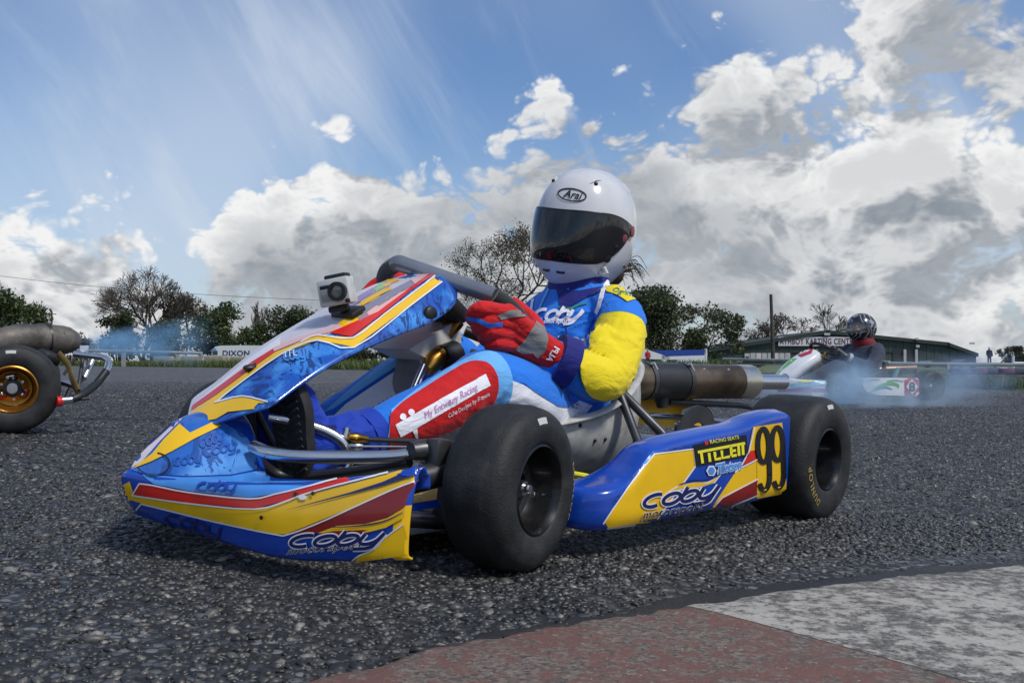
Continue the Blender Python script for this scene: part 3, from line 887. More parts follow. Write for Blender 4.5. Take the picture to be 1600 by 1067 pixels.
decal(NP, [(497, 832), (527, 821), (571, 818), (605, 809), (633, 793), (632, 808), (603, 824), (575, 831)], YELLOW, 'vinyl_stripe', nose, L2)
stroke(NP, [(520, 823), (560, 821), (600, 814), (630, 800)], [1, 2.5, 1], NAVY, 'vinyl_line', nose, L3)
decal(NP, [(500, 833), (520, 829), (575, 827), (560, 834)], DKRED, 'vinyl_stripe', nose, L3)
decal(NP, [(632, 819), (641, 857), (637, 867), (545, 878), (562, 867), (586, 857), (604, 838)], YELLOW, 'vinyl_stripe', nose, L2)
stroke(NP, [(545, 878), (562, 867), (586, 857), (604, 838), (632, 818)], 2, WHITE, 'vinyl_line', nose, L3, 3)
decal(NP, [(191, 758), (203, 752), (210, 773), (203, 782), (206, 803), (196, 799), (190, 790)], YELLOW, 'vinyl_stripe', nose, L1, 4)
logo(NP, 'Coby', ((447, 856), (602, 850), (612, 829), (452, 834)), .23, NAVY, 'lettering', nose, L4, .42, WHITE, shear=.3)
text_decal(NP, 'motorsport', ((449, 868), (566, 859), (569, 848), (452, 857)), BLACKP, 'lettering', nose, L4 + .0006, .0, .25, 1.15, outline=(.035, WHITE))
logo(NP, 'Coby', ((255, 818), (350, 842), (350, 822), (256, 800)), .2, NAVY, 'faint_lettering', nose, L2)
for x, y in ((410, 808), (463, 772), (490, 771)): decal(NP, [tuple(p) for p in ell(x, y, 3, 3.4, 0, 330, 10)], BLACKP, 'scuff_mark', nose, L4, 3)
decal(NP, [tuple(p) for p in ell(474, 777, 7, 4, 0, 330, 10)], WHITE, 'scuff_mark', nose, L3, 3)

# ---- front fairing: narrow curved shield over the steering column
rowsF = [(1.292, .012, .190, .189), (1.272, .055, .205, .203), (1.250, .10, .224, .222), (1.228, .130, .243, .236), (1.18, .131, .287, .266), (1.13, .131, .326, .295), (1.054, .131, .374, .330),
         (.972, .131, .420, .361), (.915, .130, .448, .380), (.865, .126, .470, .403), (.83, .115, .481, .424), (.805, .095, .486, .445), (.785, .06, .486, .468), (.778, .02, .485, .482)]
FG = []
for x, hw, zc, ze in rowsF:
    r_ = []
    for k in np.linspace(-1, 1, 17):
        a = abs(k); s_ = zc - ze
        drop = s_ * (.10 * (a / .62) ** 2 if a < .62 else .10 + .90 * ((a - .62) / .38) ** 1.15)
        r_.append((x - .010 * a, k * hw * (1 if k > 0 else .72), zc - drop))
    FG.append(r_)
FGd = spline_grid(np.array(FG), 5, 2)
fair = MB().grid(FGd).build('front_fairing', [BLUE_PRINT, LILAC], kart, angle=50)
for p_ in fair.data.polygons:
    if p_.center.y < .0: p_.material_index = 1
md = fair.modifiers.new('shell', 'SOLIDIFY'); md.thickness = .004; md.offset = -1
FP = Panel([fair], KMi, KC)
decal(FP, [(289, 664), (294, 650), (302, 636), (345, 598), (390, 560), (450, 520), (500, 490), (560, 454), (610, 432), (640, 425), (668, 428), (591, 490), (549, 526), (519, 521), (470, 534), (430, 549), (385, 583), (338, 618), (300, 642)], LILAC, 'vinyl_print', fair, L1)
decal(FP, [(301, 634), (345, 598), (390, 560), (440, 526), (438, 540), (400, 566), (350, 604), (306, 640)], WHITE, 'vinyl_print', fair, L2)
decal(FP, [(289, 664), (300, 642), (338, 618), (385, 583), (430, 551), (470, 535), (497, 524), (551, 528), (600, 491), (679, 431), (689, 440), (640, 478), (553, 543), (497, 532), (440, 554), (364, 608), (337, 630), (379, 620), (418, 629), (413, 638), (357, 644), (338, 655)], YELLOW, 'vinyl_stripe', fair, L2)
decal(FP, [(300, 642), (302, 634), (345, 603), (395, 566), (427, 546), (430, 551), (385, 583), (338, 618)], RED, 'vinyl_stripe', fair, L3)
decal(FP, [(430, 550), (470, 533), (519, 519), (549, 526), (591, 490), (640, 452), (679, 431), (664, 427), (610, 462), (560, 498), (500, 518), (450, 534), (425, 546)], PINK, 'vinyl_stripe', fair, L2 + .0003)
decal(FP, [(515, 521), (549, 527), (600, 489), (640, 456), (679, 430), (672, 428), (625, 462), (590, 488)], RED, 'vinyl_stripe', fair, L3)
for ln in ([(340, 629), (364, 609), (440, 555), (497, 533), (553, 544), (640, 479), (690, 441)], [(336, 630), (379, 620), (419, 629)], [(470, 536), (497, 525), (551, 529), (600, 492), (680, 432)]):
    stroke(FP, ln, 2.0, WHITE, 'vinyl_line', fair, L3 + .0004, 3)
decal(FP, [(570, 460), (612, 434), (640, 427), (664, 428), (652, 437), (632, 436), (612, 444), (590, 468), (560, 482)], YELLOW, 'vinyl_print', fair, L2 + .0005)
decal(FP, [(528, 506), (552, 492), (575, 490), (556, 506), (535, 516)], YELLOW, 'vinyl_print', fair, L2 + .0005)
for ln, wd in (([(562, 490), (600, 466), (640, 445), (645, 442)], 9), ([(546, 478), (580, 458), (607, 444)], 9), ([(590, 478), (622, 458)], 3), ([(575, 492), (560, 500)], 6)):
    stroke(FP, ln, wd, GREYP, 'number_stroke', fair, L3, 4)
for ln, wd in (([(566, 478), (590, 463), (612, 452)], 4),): stroke(FP, ln, wd, YELLOW, 'number_stroke', fair, L4, 4)
decal(FP, [(585, 452), (598, 444), (600, 449), (588, 457)], mat('print_green', (.25, .6, .15), .3, coat=.5), 'sticker', fair, L3, 4)
decal(FP, [(536, 480), (560, 466), (585, 452), (587, 456), (562, 471), (540, 486)], mat('print_violet', (.34, .22, .50), .3, coat=.5), 'sticker', fair, L3, 4)
decal(FP, [(386, 579), (400, 568), (402, 574), (390, 584)], BLACKP, 'vinyl_patch', fair, L4, 4)
p = FP.hit(394, 575, .0); MB().ball(p, .013, 16, (1.3, .8, .5)).build('rubber_stop', BLACK, fair)
p = FP.hit(673, 491, .0)
MB().lathe([(0, .006), (.010, .006), (.014, .003), (.015, -.004)], c=tuple(p), seg=24).build('mount_bolt', BLACK, fair)
logo(FP, 'Coby', ((445, 566), (480, 560), (476, 545), (441, 552)), .2, BLUE_LT, 'lettering', fair, L2)
text_decal(FP, 'ITL', ((447, 560), (466, 557), (464, 547), (446, 550)), WHITE, 'lettering', fair, L4)

# ---- side pods
def pod(side, name):
    st = [(.824, .385, .066, .092, .365), (.818, .415, .058, .106, .355), (.805, .442, .054, .115, .350), (.78, .462, .052, .120, .355), (.74, .470, .052, .130, .370), (.71, .470, .052, .147, .385), (.69, .470, .053, .163, .395), (.66, .470, .054, .184, .40), (.59, .470, .056, .197, .40),
          (.456, .470, .058, .210, .40), (.345, .470, .060, .219, .40), (.266, .470, .062, .235, .40), (.20, .469, .064, .243, .40), (.155, .469, .066, .245, .405), (.138, .468, .068, .241, .41)]
    secs = []
    for x, yo, zb, zt, yi in st:
        r_ = min(.014, (zt - zb) * .4, (yo - yi) * .4)
        P = [(yi, zb), (yo - .030, zb - .004), (yo - .012, zb), (yo - .003, zb + .012), (yo, zb + .028)]
        P = P if zt - zb > .06 else [(yi, zb), (yo - .02, zb - .002), (yo - .008, zb), (yo - .002, zb + .006), (yo, zb + .012)]
        P += [(yo, (zb + zt) / 2 + .004), (yo, zt - r_), (yo - .3 * r_, zt - .3 * r_), (yo - r_, zt), (yo - r_ - .008, zt + .002), ((yo + yi) / 2, zt + .004), (yi + .01, zt), (yi, zt - .02), (yi, (zb + zt) / 2)]
        secs.append([(x, y * side, z) for y, z in P])
    S = np.array(secs)
    S = np.stack([crom(S[:, j], 4) for j in range(S.shape[1])], 1)
    S = np.stack([crom(np.vstack([q, q[:1]]), 3)[:-1] for q in S], 0)
    return MB().loft(list(S)).build(name, BLUE, kart, angle=60)
podL = pod(1, 'side_pod'); podR = pod(-1, 'side_pod')
PP = Panel([podL], KMi, KC)
decal(PP, [(1023, 814), (980, 820), (950, 824), (945, 816), (957, 795), (980, 762), (1022, 709), (1083, 701), (1086, 728)], YELLOW, 'vinyl_print', podL, L1)
stroke(PP, [(1023, 815), (1055, 771), (1086, 728), (1083, 701), (1022, 709), (980, 762), (957, 795), (942, 818)], 2, WHITE, 'vinyl_line', podL, L2, 1)
stroke(PP, [(948, 825), (980, 821), (1023, 815)], 2, WHITE, 'vinyl_line', podL, L2, 1)
decal(PP, [(1151, 733), (1182, 717), (1182, 749), (1128, 777), (1110, 795), (1146, 741)], YELLOW, 'vinyl_print', podL, L1)
decal(PP, [(1104, 802), (1128, 778), (1183, 749), (1183, 772)], DKRED, 'vinyl_stripe', podL, L2)
decal(PP, [(1157, 727), (1169, 705), (1182, 701), (1182, 717)], RED, 'vinyl_stripe', podL, L2)
stroke(PP, [(1101, 806), (1127, 777), (1183, 748)], 2, WHITE, 'vinyl_line', podL, L3, 1); stroke(PP, [(1101, 806), (1183, 773)], 2, WHITE, 'vinyl_line', podL, L3, 1)
stroke(PP, [(1147, 738), (1155, 731), (1183, 717)], 2, WHITE, 'vinyl_line', podL, L3, 1); stroke(PP, [(1157, 727), (1169, 705), (1178, 668)], 2, WHITE, 'vinyl_line', podL, L3, 1)
decal(PP, [(1176, 667), (1221, 660), (1226, 700), (1228, 770), (1182, 778), (1182, 702), (1168, 705)], YELLOW, 'number_plate', podL, L2)
decal(PP, [(1142, 799), (1180, 788), (1180, 791), (1146, 801)], WHITE, 'vinyl_line', podL, L2, 4)
decal(PP, [(1095, 817), (1122, 811), (1118, 814), (1100, 818)], BLUE_LT, 'vinyl_line', podL, L2, 4)
decal(PP, [(1082, 695), (1165, 679), (1168, 712), (1086, 728)], BLACKP, 'sticker', podL, L3)
text_decal(PP, 'RACING SEATS', ((1108, 693), (1153, 685), (1152, 679.5), (1107, 687)), BRIGHTY, 'lettering', podL, L4, .005)
decal(PP, [(1099, 689.5), (1104, 688.5), (1105, 694), (1100, 695)], RED, 'sticker_mark', podL, L4, 3)
Q = ((1091, 725), (1163, 710), (1162, 690), (1088, 704))
for ln in ([(0, .9), (1, .9)], [(.07, .9), (.07, .03)], [(.23, .7), (.23, .03)], [(.35, .7), (.35, .12), (.47, .12)], [(.50, .7), (.50, .12), (.66, .12)], [(.70, .12), (.70, .9)], [(.70, .12), (.81, .12)], [(.70, .5), (.80, .5)], [(.86, .9), (.86, .03)], [(.95, .9), (.95, .03)]):
    stroke(PP, bil(Q, np.array([q[0] for q in ln]), np.array([q[1] for q in ln])), 4.2, BRIGHTY, 'lettering', podL, L4, 1)
text_decal(PP, 'Tillotson', ((1118, 740), (1157, 732), (1156, 717), (1117, 725)), BLUE_LT, 'lettering', podL, L4, .02, .15, .9, outline=(.05, WHITE))
decal(PP, [tuple(p) for p in ell(1110, 735, 8, 9, 0, 300, 6)], WHITE, 'sticker_mark', podL, L3, 4); decal(PP, [tuple(p) for p in ell(1110, 735, 5.5, 6.5, 0, 300, 6)], BLUE_LT, 'sticker_mark', podL, L4, 4)
decal(PP, [(1042, 768), (1060, 757), (1085, 752), (1105, 752), (1126, 741), (1116, 754), (1090, 762), (1068, 764), (1052, 769)], WHITE, 'logo_swoosh', podL, L2, 5)
decal(PP, [(1046, 766), (1062, 758), (1085, 754), (1105, 754), (1122, 744), (1113, 754), (1090, 760), (1066, 762)], YELLOW, 'logo_swoosh', podL, L3, 5)
stroke(PP, [(1058, 757), (1080, 751), (1102, 750), (1122, 742)], [1, 3, 2, 1], NAVY, 'logo_swoosh', podL, L4)
logo(PP, 'Coby', ((998, 796), (1122, 776), (1129, 755), (1000, 773)), .23, NAVY, 'lettering', podL, L3 + .0003, .40, WHITE, shear=.3)
text_decal(PP, 'motorsport', ((1001, 812), (1095, 797), (1097, 785), (1003, 800)), BLACKP, 'lettering', podL, L4 + .0006, .0, .25, 1.15, outline=(.035, WHITE))
logo(PP, '9', ((1181, 771), (1205, 767), (1202, 662), (1178, 666)), .25, BLACKP, 'race_number', podL, L4, shear=0)
logo(PP, '9', ((1203.5, 767), (1227, 763), (1224, 660), (1200, 664)), .25, BLACKP, 'race_number', podL, L4, shear=0)
for x, y in ((1193, 765), (1215, 761)): decal(PP, [(x - 2, y - 1), (x + 2, y - 2), (x + 2, y), (x - 2, y + 1)], YELLOW, 'sticker_mark', podL, L4 + .001, 3)
decal(PP, [(985, 752), (1010, 722), (1022, 706), (1050, 700), (1082, 695), (1082, 698), (1020, 705), (985, 748), (960, 786), (956, 786)], BLUE_PRINT, 'vinyl_print', podL, L1, 5)

# ---- seat
Srow = [((.615, .190, .205), (.620, .185)), ((.55, .196, .214), (.57, .105)), ((.47, .200, .228), (.47, .070)), ((.39, .198, .256), (.38, .055)), ((.33, .185, .285), (.30, .055)), ((.285, .168, .315), (.24, .085)), ((.262, .150, .335), (.21, .14)), ((.248, .118, .348), (.20, .21)), ((.240, .066, .355), (.195, .28))]
SG = []
for (rx, ry, rz), (bx, bz) in Srow:
    r_ = [(rx, (ry + .016), rz - .006)]
    for k in np.linspace(0, math.pi, 15):
        u = math.cos(k); v = math.sin(k)
        cy = ry * np.sign(u) * abs(u) ** .75; vz = abs(v) ** .8
        r_.append((rx + (bx - rx) * vz, cy, rz + (bz - rz) * vz))
    r_.append((rx, -(ry + .016), rz - .006))
    SG.append(r_)
seat = MB().grid(spline_grid(np.array(SG), 5, 3)).build('seat', SEAT_M, kart, angle=80)
md = seat.modifiers.new('shell', 'SOLIDIFY'); md.thickness = .006; md.offset = 0
SP_ = Panel([seat], KMi, KC)
for x, y in ((928, 687), (944, 685), (905, 664)):
    h_ = SP_.hit(x, y, .002)
    if h_: MB().ball(h_, .005, 10).build('rivet', BLACK, seat)
for s in (-1, 1):
    MB().tube([(.40, .205 * s, .262), (.405, .27 * s, .15), (.41, .285 * s, .06)], .010, 10).build('seat_stay', STEEL_DK, kart)
    MB().tube([(.39, .205 * s, .265), (.38, .30 * s, .19), (.36, .335 * s, .14), (.33, .30 * s, .06)], .010, 10).build('seat_stay', STEEL_DK, kart)
    MB().box((.395, .205 * s, .264), (.03, .012, .026), bev=.004).build('stay_bracket', STEEL_DK, kart)

# ---- steering
SWc, SWu, SWn = np.array([.70, 0, .41]), np.array([.826, 0, .564]), np.array([-.564, 0, .826])
def sw(a, r, h=0.0):
    q = math.radians(a); rr = r
    p = SWc + rr * math.cos(q) * SWu + rr * math.sin(q) * np.array([0, 1, 0]) + h * SWn
    return p
def sw_rim(a):  # flat-bottomed grip of the rim, turned with the steering to the left
    q = math.radians(a - 30)
    return min(.168, .128 / max(.05, math.cos(q))) if math.cos(q) > .05 else .158
sw_grp = bpy.data.objects.new('steering_wheel', None); link(sw_grp, kart)
GRIP = mat('grip_suede', (.018, .018, .02), .85, vary=.3, bump=.4, bscale=500, sheen=.3)
GRIP_S = mat('grip_silver', (.24, .25, .28), .30, metal=.55, coat=.3, vary=.15)
def rim_arc(a0, a1, mt, r=.0165):
    pts = [sw(a, sw_rim(a)) for a in np.linspace(a0, a1, 24)]
    MB().tube(pts, r, 16, spans=2).build('rim', mt, sw_grp)
rim_arc(-14, 68, GRIP_S, .0165); rim_arc(68, 346, GRIP)
for a in (30, 145, 275): MB().tube([sw(a, .03, -.02), sw(a, .09, -.012), sw(a, sw_rim(a) - .004)], [.012, .010, .008], 10).build('spoke', BLACK, sw_grp)
MB().box(tuple(sw(0, .055, -.012)), (.10, .095, .03), rot=Matrix((tuple(SWu), (0, 1, 0), tuple(SWn))).transposed(), bev=.008).build('hub_pad', BLACK, sw_grp)
MB().tube([SWc - SWn * .055, SWc - SWn * .012], [.017, .022], 8).build('steering_boss', BRASS, sw_grp, angle=20)
c0 = SWc - SWn * .05; c1 = np.array(ky(618, 664, .01))
MB().tube([c0, c0 + (c1 - c0) * .4], .0105, 14).build('steering_column', STEEL, kart)
MB().tube([c0 + (c1 - c0) * .38, c1], .0085, 14).build('steering_column', STEEL, kart)
MB().tube([np.array(ky(690, 553, .02)), np.array(ky(676, 566, .02)), np.array(ky(668, 578, .02))], [.019, .021, .014], 18).build('column_bearing', BRASS, kart)
MB().tube([np.array(ky(712, 552, .02)), np.array(ky(690, 560, .02))], .027, 18).build('column_housing', BLACK, kart)
MB().tube([np.array(ky(662, 570, .035)), np.array(ky(632, 640, .045)), np.array(ky(615, 675, .05))], .006, 10).build('column_support', STEEL, kart)
# fuel tank hanging below the fairing
tk = [ky(615, 545, -.03), ky(690, 500, -.03), ky(700, 532, -.03), ky(650, 562, -.03)]
tank_secs = []
for yo in (-.10, -.09, .0, .015): tank_secs.append([(p[0], yo, p[2]) for p in tk])
MB().loft(tank_secs).build('fuel_tank', mat('tank_plastic', (.58, .57, .52), .45, vary=.2, dirt=.35), kart, angle=25)

# ---- front bumper bars, pedals, rods
def ktube(name, pts, r, m, seg=12, spans=5): return MB().tube([ky(*p) for p in pts], r, seg, spans=spans).build(name, m, kart)
ktube('bumper_bar', [(396, 698, .10), (420, 707, .14), (470, 713, .18), (560, 714, .24), (630, 711, .29), (664, 700, .31)], .0105, STEEL)
ktube('bumper_bar', [(420, 650, .06), (455, 657, .08), (505, 672, .11), (535, 690, .13), (545, 712, .135)], .0095, STEEL)
ktube('bumper_bracket', [(642, 705, .31), (664, 703, .315), (696, 703, .33)], [.014, .017, .016], STEEL_DK, 10, 3)
ktube('brake_rod', [(572, 686, .15), (640, 689, .20), (720, 692, .27)], .0045, STEEL_DK, 8, 2)
ktube('throttle_cable', [(560, 697, .15), (640, 698, .21), (700, 701, .26)], .0018, STEEL, 6, 3)
ktube('rod_end', [(545, 682, .14), (556, 684, .145), (574, 686, .15)], [.006, .009, .006], BRASS, 10, 3)
ktube('rod_end', [(540, 694, .13), (556, 697, .145), (566, 697, .15)], [.005, .007, .005], STEEL, 10, 3)
ktube('pedal_stem', [(543, 668, .13), (540, 690, .13), (548, 720, .13), (512, 770, .12)], .0065, STEEL, 10)
ktube('pedal_stem', [(395, 625, -.06), (408, 655, -.05), (432, 700, -.03), (446, 720, -.02)], .007, STEEL_DK, 10)
ktube('pedal_stem', [(430, 712, .02), (440, 735, .02), (470, 745, .02)], .006, STEEL_DK, 8)
ktube('bumper_bar', [(396, 712, .06), (440, 742, .06), (520, 740, .14), (640, 722, .30)], .008, STEEL_DK)
ktube('stub_arm', [(640, 752, .33), (668, 745, .335), (700, 736, .34)], .020, STEEL_DK, 14, 3)
MB().box(ky(684, 716, .335), (.03, .03, .06), bev=.005).build('steering_stop', STEEL_DK, kart)
ty_ = MB().grid([[ky(638, 787, .30), ky(682, 780, .33)], [ky(646, 772, .25), ky(684, 760, .29)]]).build('tray_sticker', YELLOW, kart)
MB().grid([[ky(632, 800, .31), ky(690, 792, .34)], [ky(639, 787, .301), ky(683, 780, .331)]]).build('tray_edge', BLUE, kart)
ktube('overflow_pipe', [(888, 739, .30), (915, 744, .33), (948, 752, .36)], .0055, BRIGHTY, 8)
ktube('pod_bar', [(885, 752, .28), (945, 758, .33)], .008, STEEL_DK, 8, 1)

# ---- engine and exhaust on the far side
e0, e1 = np.array([-.06, -.155, .284]), np.array([-.60, -.012, .299])
ex = (e1 - e0) / np.linalg.norm(e1 - e0)
EXH = mat('silencer_burnt_steel', (.17, .125, .085), .34, metal=.9, vary=.55, vscale=5, dirt=.4, dirtcol=(.03, .025, .02))
EXT = mat('silencer_end', (.60, .55, .45), .25, metal=.95, vary=.3, vscale=9)
sil = MB().tube([e0 - ex * .16, e0 - ex * .12, e0, e1 - ex * .075], [.030, .0515, .0515, .0515], 36).build('silencer', EXH, kart)
MB().tube([e1 - ex * .076, e1 - ex * .012, e1 - ex * .003, e1], [.0525, .0525, .049, .043], 36).build('silencer_cap', EXT, sil)
MB().tube([e1 - ex * .004, e1 + ex * .145], .0235, 24, cap=False).build('tail_pipe', STEEL, sil)
for t_ in (.125, .265): MB().tube([e0 + ex * (t_ - .007), e0 + ex * (t_ + .007)], .0545, 32).build('clamp_band', STEEL_DK, sil)
MB().tube([e0 + ex * .135, e0 + ex * .255], .0528, 32).build('silencer_sleeve', BLACK, sil)
for t_ in (.125, .265): MB().tube([e0 + ex * t_ + np.array([.012, .03, .052]), e0 + ex * t_ + np.array([-.004, .036, .028])], .007, 10).build('spring', STEEL, sil)
for t_ in (.33, .43): MB().ball(tuple(e0 + ex * t_ + np.array([.02, .03, .036])), .005, 8).build('rivet', STEEL, sil)
MB().tube([e0 + ex * .19 - np.array([0, 0, .045]), e0 + ex * .195 - np.array([0, 0, .075])], [.024, .016], 12).build('silencer_mount', STEEL_DK, kart)
MB().tube([e0 + ex * .22 - np.array([0, 0, .060]), e1 - ex * .05 - np.array([0, 0, .072]), e1 + ex * .06 - np.array([0, 0, .085])], .009, 8).build('exhaust_carrier', STEEL_DK, kart)
GUARD = mat('guard_yellow', (.78, .43, .008), .4, vary=.08, dirt=.15)
gp = [at(1000, 617, 2.72), at(1082, 620, 2.84), at(1083, 634, 2.84), at(1066, 640, 2.82), at(1058, 668, 2.80), at(998, 662, 2.72)]
gp = [KMi @ (q - KO) for q in gp]; gn = np.array([.45, .55, 0]) * .008
MB().loft([gp, [q - gn for q in gp]]).build('chain_guard', GUARD, kart, angle=20)
gc = KMi @ (at(1092, 657, 2.80) - KO)
for k, (ri, ro, mt_) in enumerate(((.028, .046, BLACK), (.006, .027, GUARD))):
    nv = Vector((.5, .86, 0)).normalized(); q_ = nv.to_track_quat('Y', 'Z').to_matrix()
    b_ = MB().lathe([(ri, -.008), (ro, -.008), (ro, .008), (ri, .008)], seg=36, closed=True)
    b_.v = [tuple(q_ @ Vector(v) + Vector(gc)) for v in b_.v]; b_.build('clutch_drum', mt_, kart)
for q, s_ in ((at(1066, 668, 2.66), (.045, .03, .03)), (at(1084, 670, 2.66), (.03, .03, .02)), (at(1044, 684, 2.6), (.02, .03, .03)), (at(1105, 667, 2.66), (.04, .02, .02))):
    MB().box(tuple(KMi @ (q - KO)), s_, bev=.005).build('engine_part', STEEL if s_[2] == .03 else STEEL_DK, kart)
eng = bpy.data.objects.new('engine', None); link(eng, kart)
MB().box((.20, -.29, .13), (.13, .10, .10), bev=.01).build('crankcase', STEEL_DK, eng)
for k in range(7): MB().box((.20, -.29, .19 + k * .013), (.12, .11, .006), bev=.002).build('cooling_fin', STEEL_DK, eng)
MB().tube([(.26, -.29, .22), (.30, -.25, .25), (.1, -.19, .27), tuple(e0 - ex * .15)], [.02, .022, .028, .03], 14, spans=6).build('exhaust_header', EXH, kart)
# rear bumper
MB().tube([(-.06, .29, .08), (-.20, .27, .09), (-.24, .2, .1), (-.24, -.2, .1), (-.20, -.27, .09), (-.06, -.29, .08)], .011, 10, spans=5).build('rear_bumper', STEEL, kart)
MB().tube([(-.22, -.22, .1), (-.25, -.20, .18), (-.25, .20, .18), (-.22, .22, .1)], .009, 10, spans=5).build('rear_bumper', STEEL, kart)
# ================================================================== driver of the near kart
def fuse(mb, name, voxel, mt, parent=None, it=4, wrinkle=0.0, wscale=30.0, folds=()):
    """closed shapes -> one continuous skin"""
    o = mesh('tmp', mb.v, mb.f, mt)
    bm = bmesh.new(); bm.from_mesh(o.data); bmesh.ops.recalc_face_normals(bm, faces=bm.faces[:]); bm.to_mesh(o.data); bm.free()
    r = o.modifiers.new('r', 'REMESH'); r.mode = 'VOXEL'; r.voxel_size = voxel
    s = o.modifiers.new('s', 'SMOOTH'); s.factor = .5; s.iterations = it
    dg = bpy.context.evaluated_depsgraph_get(); dg.update()
    me = bpy.data.meshes.new_from_object(o.evaluated_get(dg))
    bpy.data.objects.remove(o)
    me.name = name
    if wrinkle:
        nrm = np.zeros(len(me.vertices) * 3); me.vertices.foreach_get('normal', nrm); nrm = nrm.reshape(-1, 3)
        co = np.zeros(len(me.vertices) * 3); me.vertices.foreach_get('co', co); co = co.reshape(-1, 3)
        d = np.array([noise.noise(Vector((c[0] * wscale, c[1] * wscale, c[2] * wscale * 1.6))) * .6 + (1 - abs(noise.noise(Vector((c[0] * wscale * .55 + 7, c[1] * wscale * .55, c[2] * wscale * 1.3))))) ** 6 * .9 - .35 for c in co])
        d = d * wrinkle
        for ctr, ua, ub, rad, nf_, amp in folds:      # creases fanning out from the inside of a bend
            ctr, ua, ub = np.array(ctr), np.array(ua, float), np.array(ub, float)
            ua /= np.linalg.norm(ua); ub -= ua * (ub @ ua); ub /= np.linalg.norm(ub)
            q = co - ctr; th = np.arctan2(q @ ub, q @ ua); ds = np.linalg.norm(q, axis=1)
            wob = np.array([noise.noise(Vector(c * 17)) for c in co])
            rd = (1 - np.abs(np.sin(nf_ * th + wob * 2.2 + ds * 14))) ** 3.0
            d = d + amp * (rd - .22) * np.exp(-(ds / rad) ** 2) * np.clip(ds / .03, 0, 1)
        me.vertices.foreach_set('co', (co + nrm * d[:, None]).ravel())
    me.materials.clear(); me.materials.append(mt)
    me.polygons.foreach_set('use_smooth', [True] * len(me.polygons))
    me.update()
    return link(bpy.data.objects.new(name, me), parent)

def limb(mb, pts, radii, seg=18, spans=6):
    mb.tube(pts, radii, seg, spans=spans)
    mb.ball(tuple(pts[0]), radii[0] * .99, 16); mb.ball(tuple(pts[-1]), radii[-1] * .99, 16)

def cloth(name, c, vary=.10, rough=.75, bump=.25):
    m = bpy.data.materials.new(name); m.use_nodes = True
    t = NT(m.node_tree)
    P = t.n('ShaderNodeTexCoord').outputs['Object']
    cc = t.mix(t.noise(P, 11, 5, .6), tuple(x * (1 - vary) for x in c) + (1,), tuple(min(1, x * (1 + vary)) for x in c) + (1,))
    soil = t.smooth(t.noise(P, 24, 6, .7), .60, .80)
    cc = t.mix(t.m('MULTIPLY', soil, .25), cc, (.06, .06, .06, 1))
    b = t.n('ShaderNodeBsdfPrincipled', i={'Base Color': cc, 'Roughness': rough, 'Sheen Weight': .15, 'Specular IOR Level': .3})
    fold = t.n('ShaderNodeMapping', i={'Vector': P, 'Scale': (1, 1, 1.7), 'Rotation': (.5, .4, 0)}).outputs[0]
    h = t.m('ADD', t.m('MULTIPLY', t.noise(fold, 22, 4, .55, 1.0), 1.0), t.m('MULTIPLY', t.noise(P, 700, 2, .5), .06))
    t.put(b, 'Normal', t.n('ShaderNodeBump', i={'Strength': bump * 1.6, 'Distance': .012, 'Height': h}))
    t.n('ShaderNodeOutputMaterial', i={0: b})
    return m
S_BLUE = cloth('suit_blue', (.014, .18, .70)); S_YEL = cloth('suit_yellow', (.80, .63, .008)); S_RED = cloth('suit_red', (.55, .006, .008)); S_WHITE = cloth('suit_white', (.82, .82, .86))
S_LB = cloth('suit_light_blue', (.14, .42, .80)); S_NAVY = cloth('suit_navy', (.008, .012, .16)); S_GREY = cloth('glove_grey', (.20, .20, .19)); S_BOOT = cloth('boot_blue', (.008, .045, .40)); S_GRN = cloth('suit_green_print', (.03, .22, .16))
S_PINKT = mat('suit_pink_print', (.62, .25, .50), .7); S_DIRT = cloth('suit_grimed', (.30, .28, .28), .5)

b = MB()
def ring(c, ry, rx, tilt, n=28):
    a = np.linspace(0, 2 * math.pi, n, endpoint=False)
    f_ = np.array([math.cos(tilt), 0, math.sin(tilt)])
    return np.array(c) + np.cos(a)[:, None] * np.array([0, 1, 0]) * ry + np.sin(a)[:, None] * f_ * rx
tor = [((.40, 0, .12), .13, .07, .3), ((.38, 0, .15), .145, .10, .3), ((.355, 0, .23), .130, .105, .2), ((.335, 0, .32), .120, .105, .12), ((.324, 0, .39), .118, .105, .05), ((.317, 0, .44), .118, .092, .0), ((.310, 0, .475), .108, .074, .0), ((.30, 0, .505), .085, .066, .0), ((.295, 0, .54), .058, .058, .0), ((.29, 0, .575), .05, .05, .0)]
b.loft([ring(*t_) for t_ in tor])
limb(b, [(.318, .112, .456), (.345, .158, .420), (.40, .192, .356), (.470, .216, .296), (.54, .207, .303), (.60, .188, .330), (.615, .182, .337)], [.053, .056, .052, .046, .045, .040, .036])
limb(b, [(.315, -.080, .448), (.345, -.115, .405), (.40, -.15, .34), (.46, -.17, .30), (.54, -.165, .33), (.615, -.155, .362)], [.050, .050, .050, .048, .044, .036])
limb(b, [(.42, .07, .15), (.52, .100, .195), (.65, .150, .25), (.765, .158, .283), (.80, .156, .272), (.88, .140, .232), (.96, .122, .200), (1.02, .105, .172)], [.084, .078, .072, .060, .056, .052, .046, .038])
limb(b, [(.42, -.07, .15), (.50, -.095, .20), tuple(np.array(ky(700, 560, -.12)) + np.array([0, 0, .005])), ky(668, 568, -.118), ky(600, 612, -.112), ky(535, 652, -.10), (.985, -.10, .165)], [.084, .078, .060, .056, .053, .047, .038])
b.ball((.458, .195, .338), .042, 16); b.ball((.432, .175, .368), .038, 16)
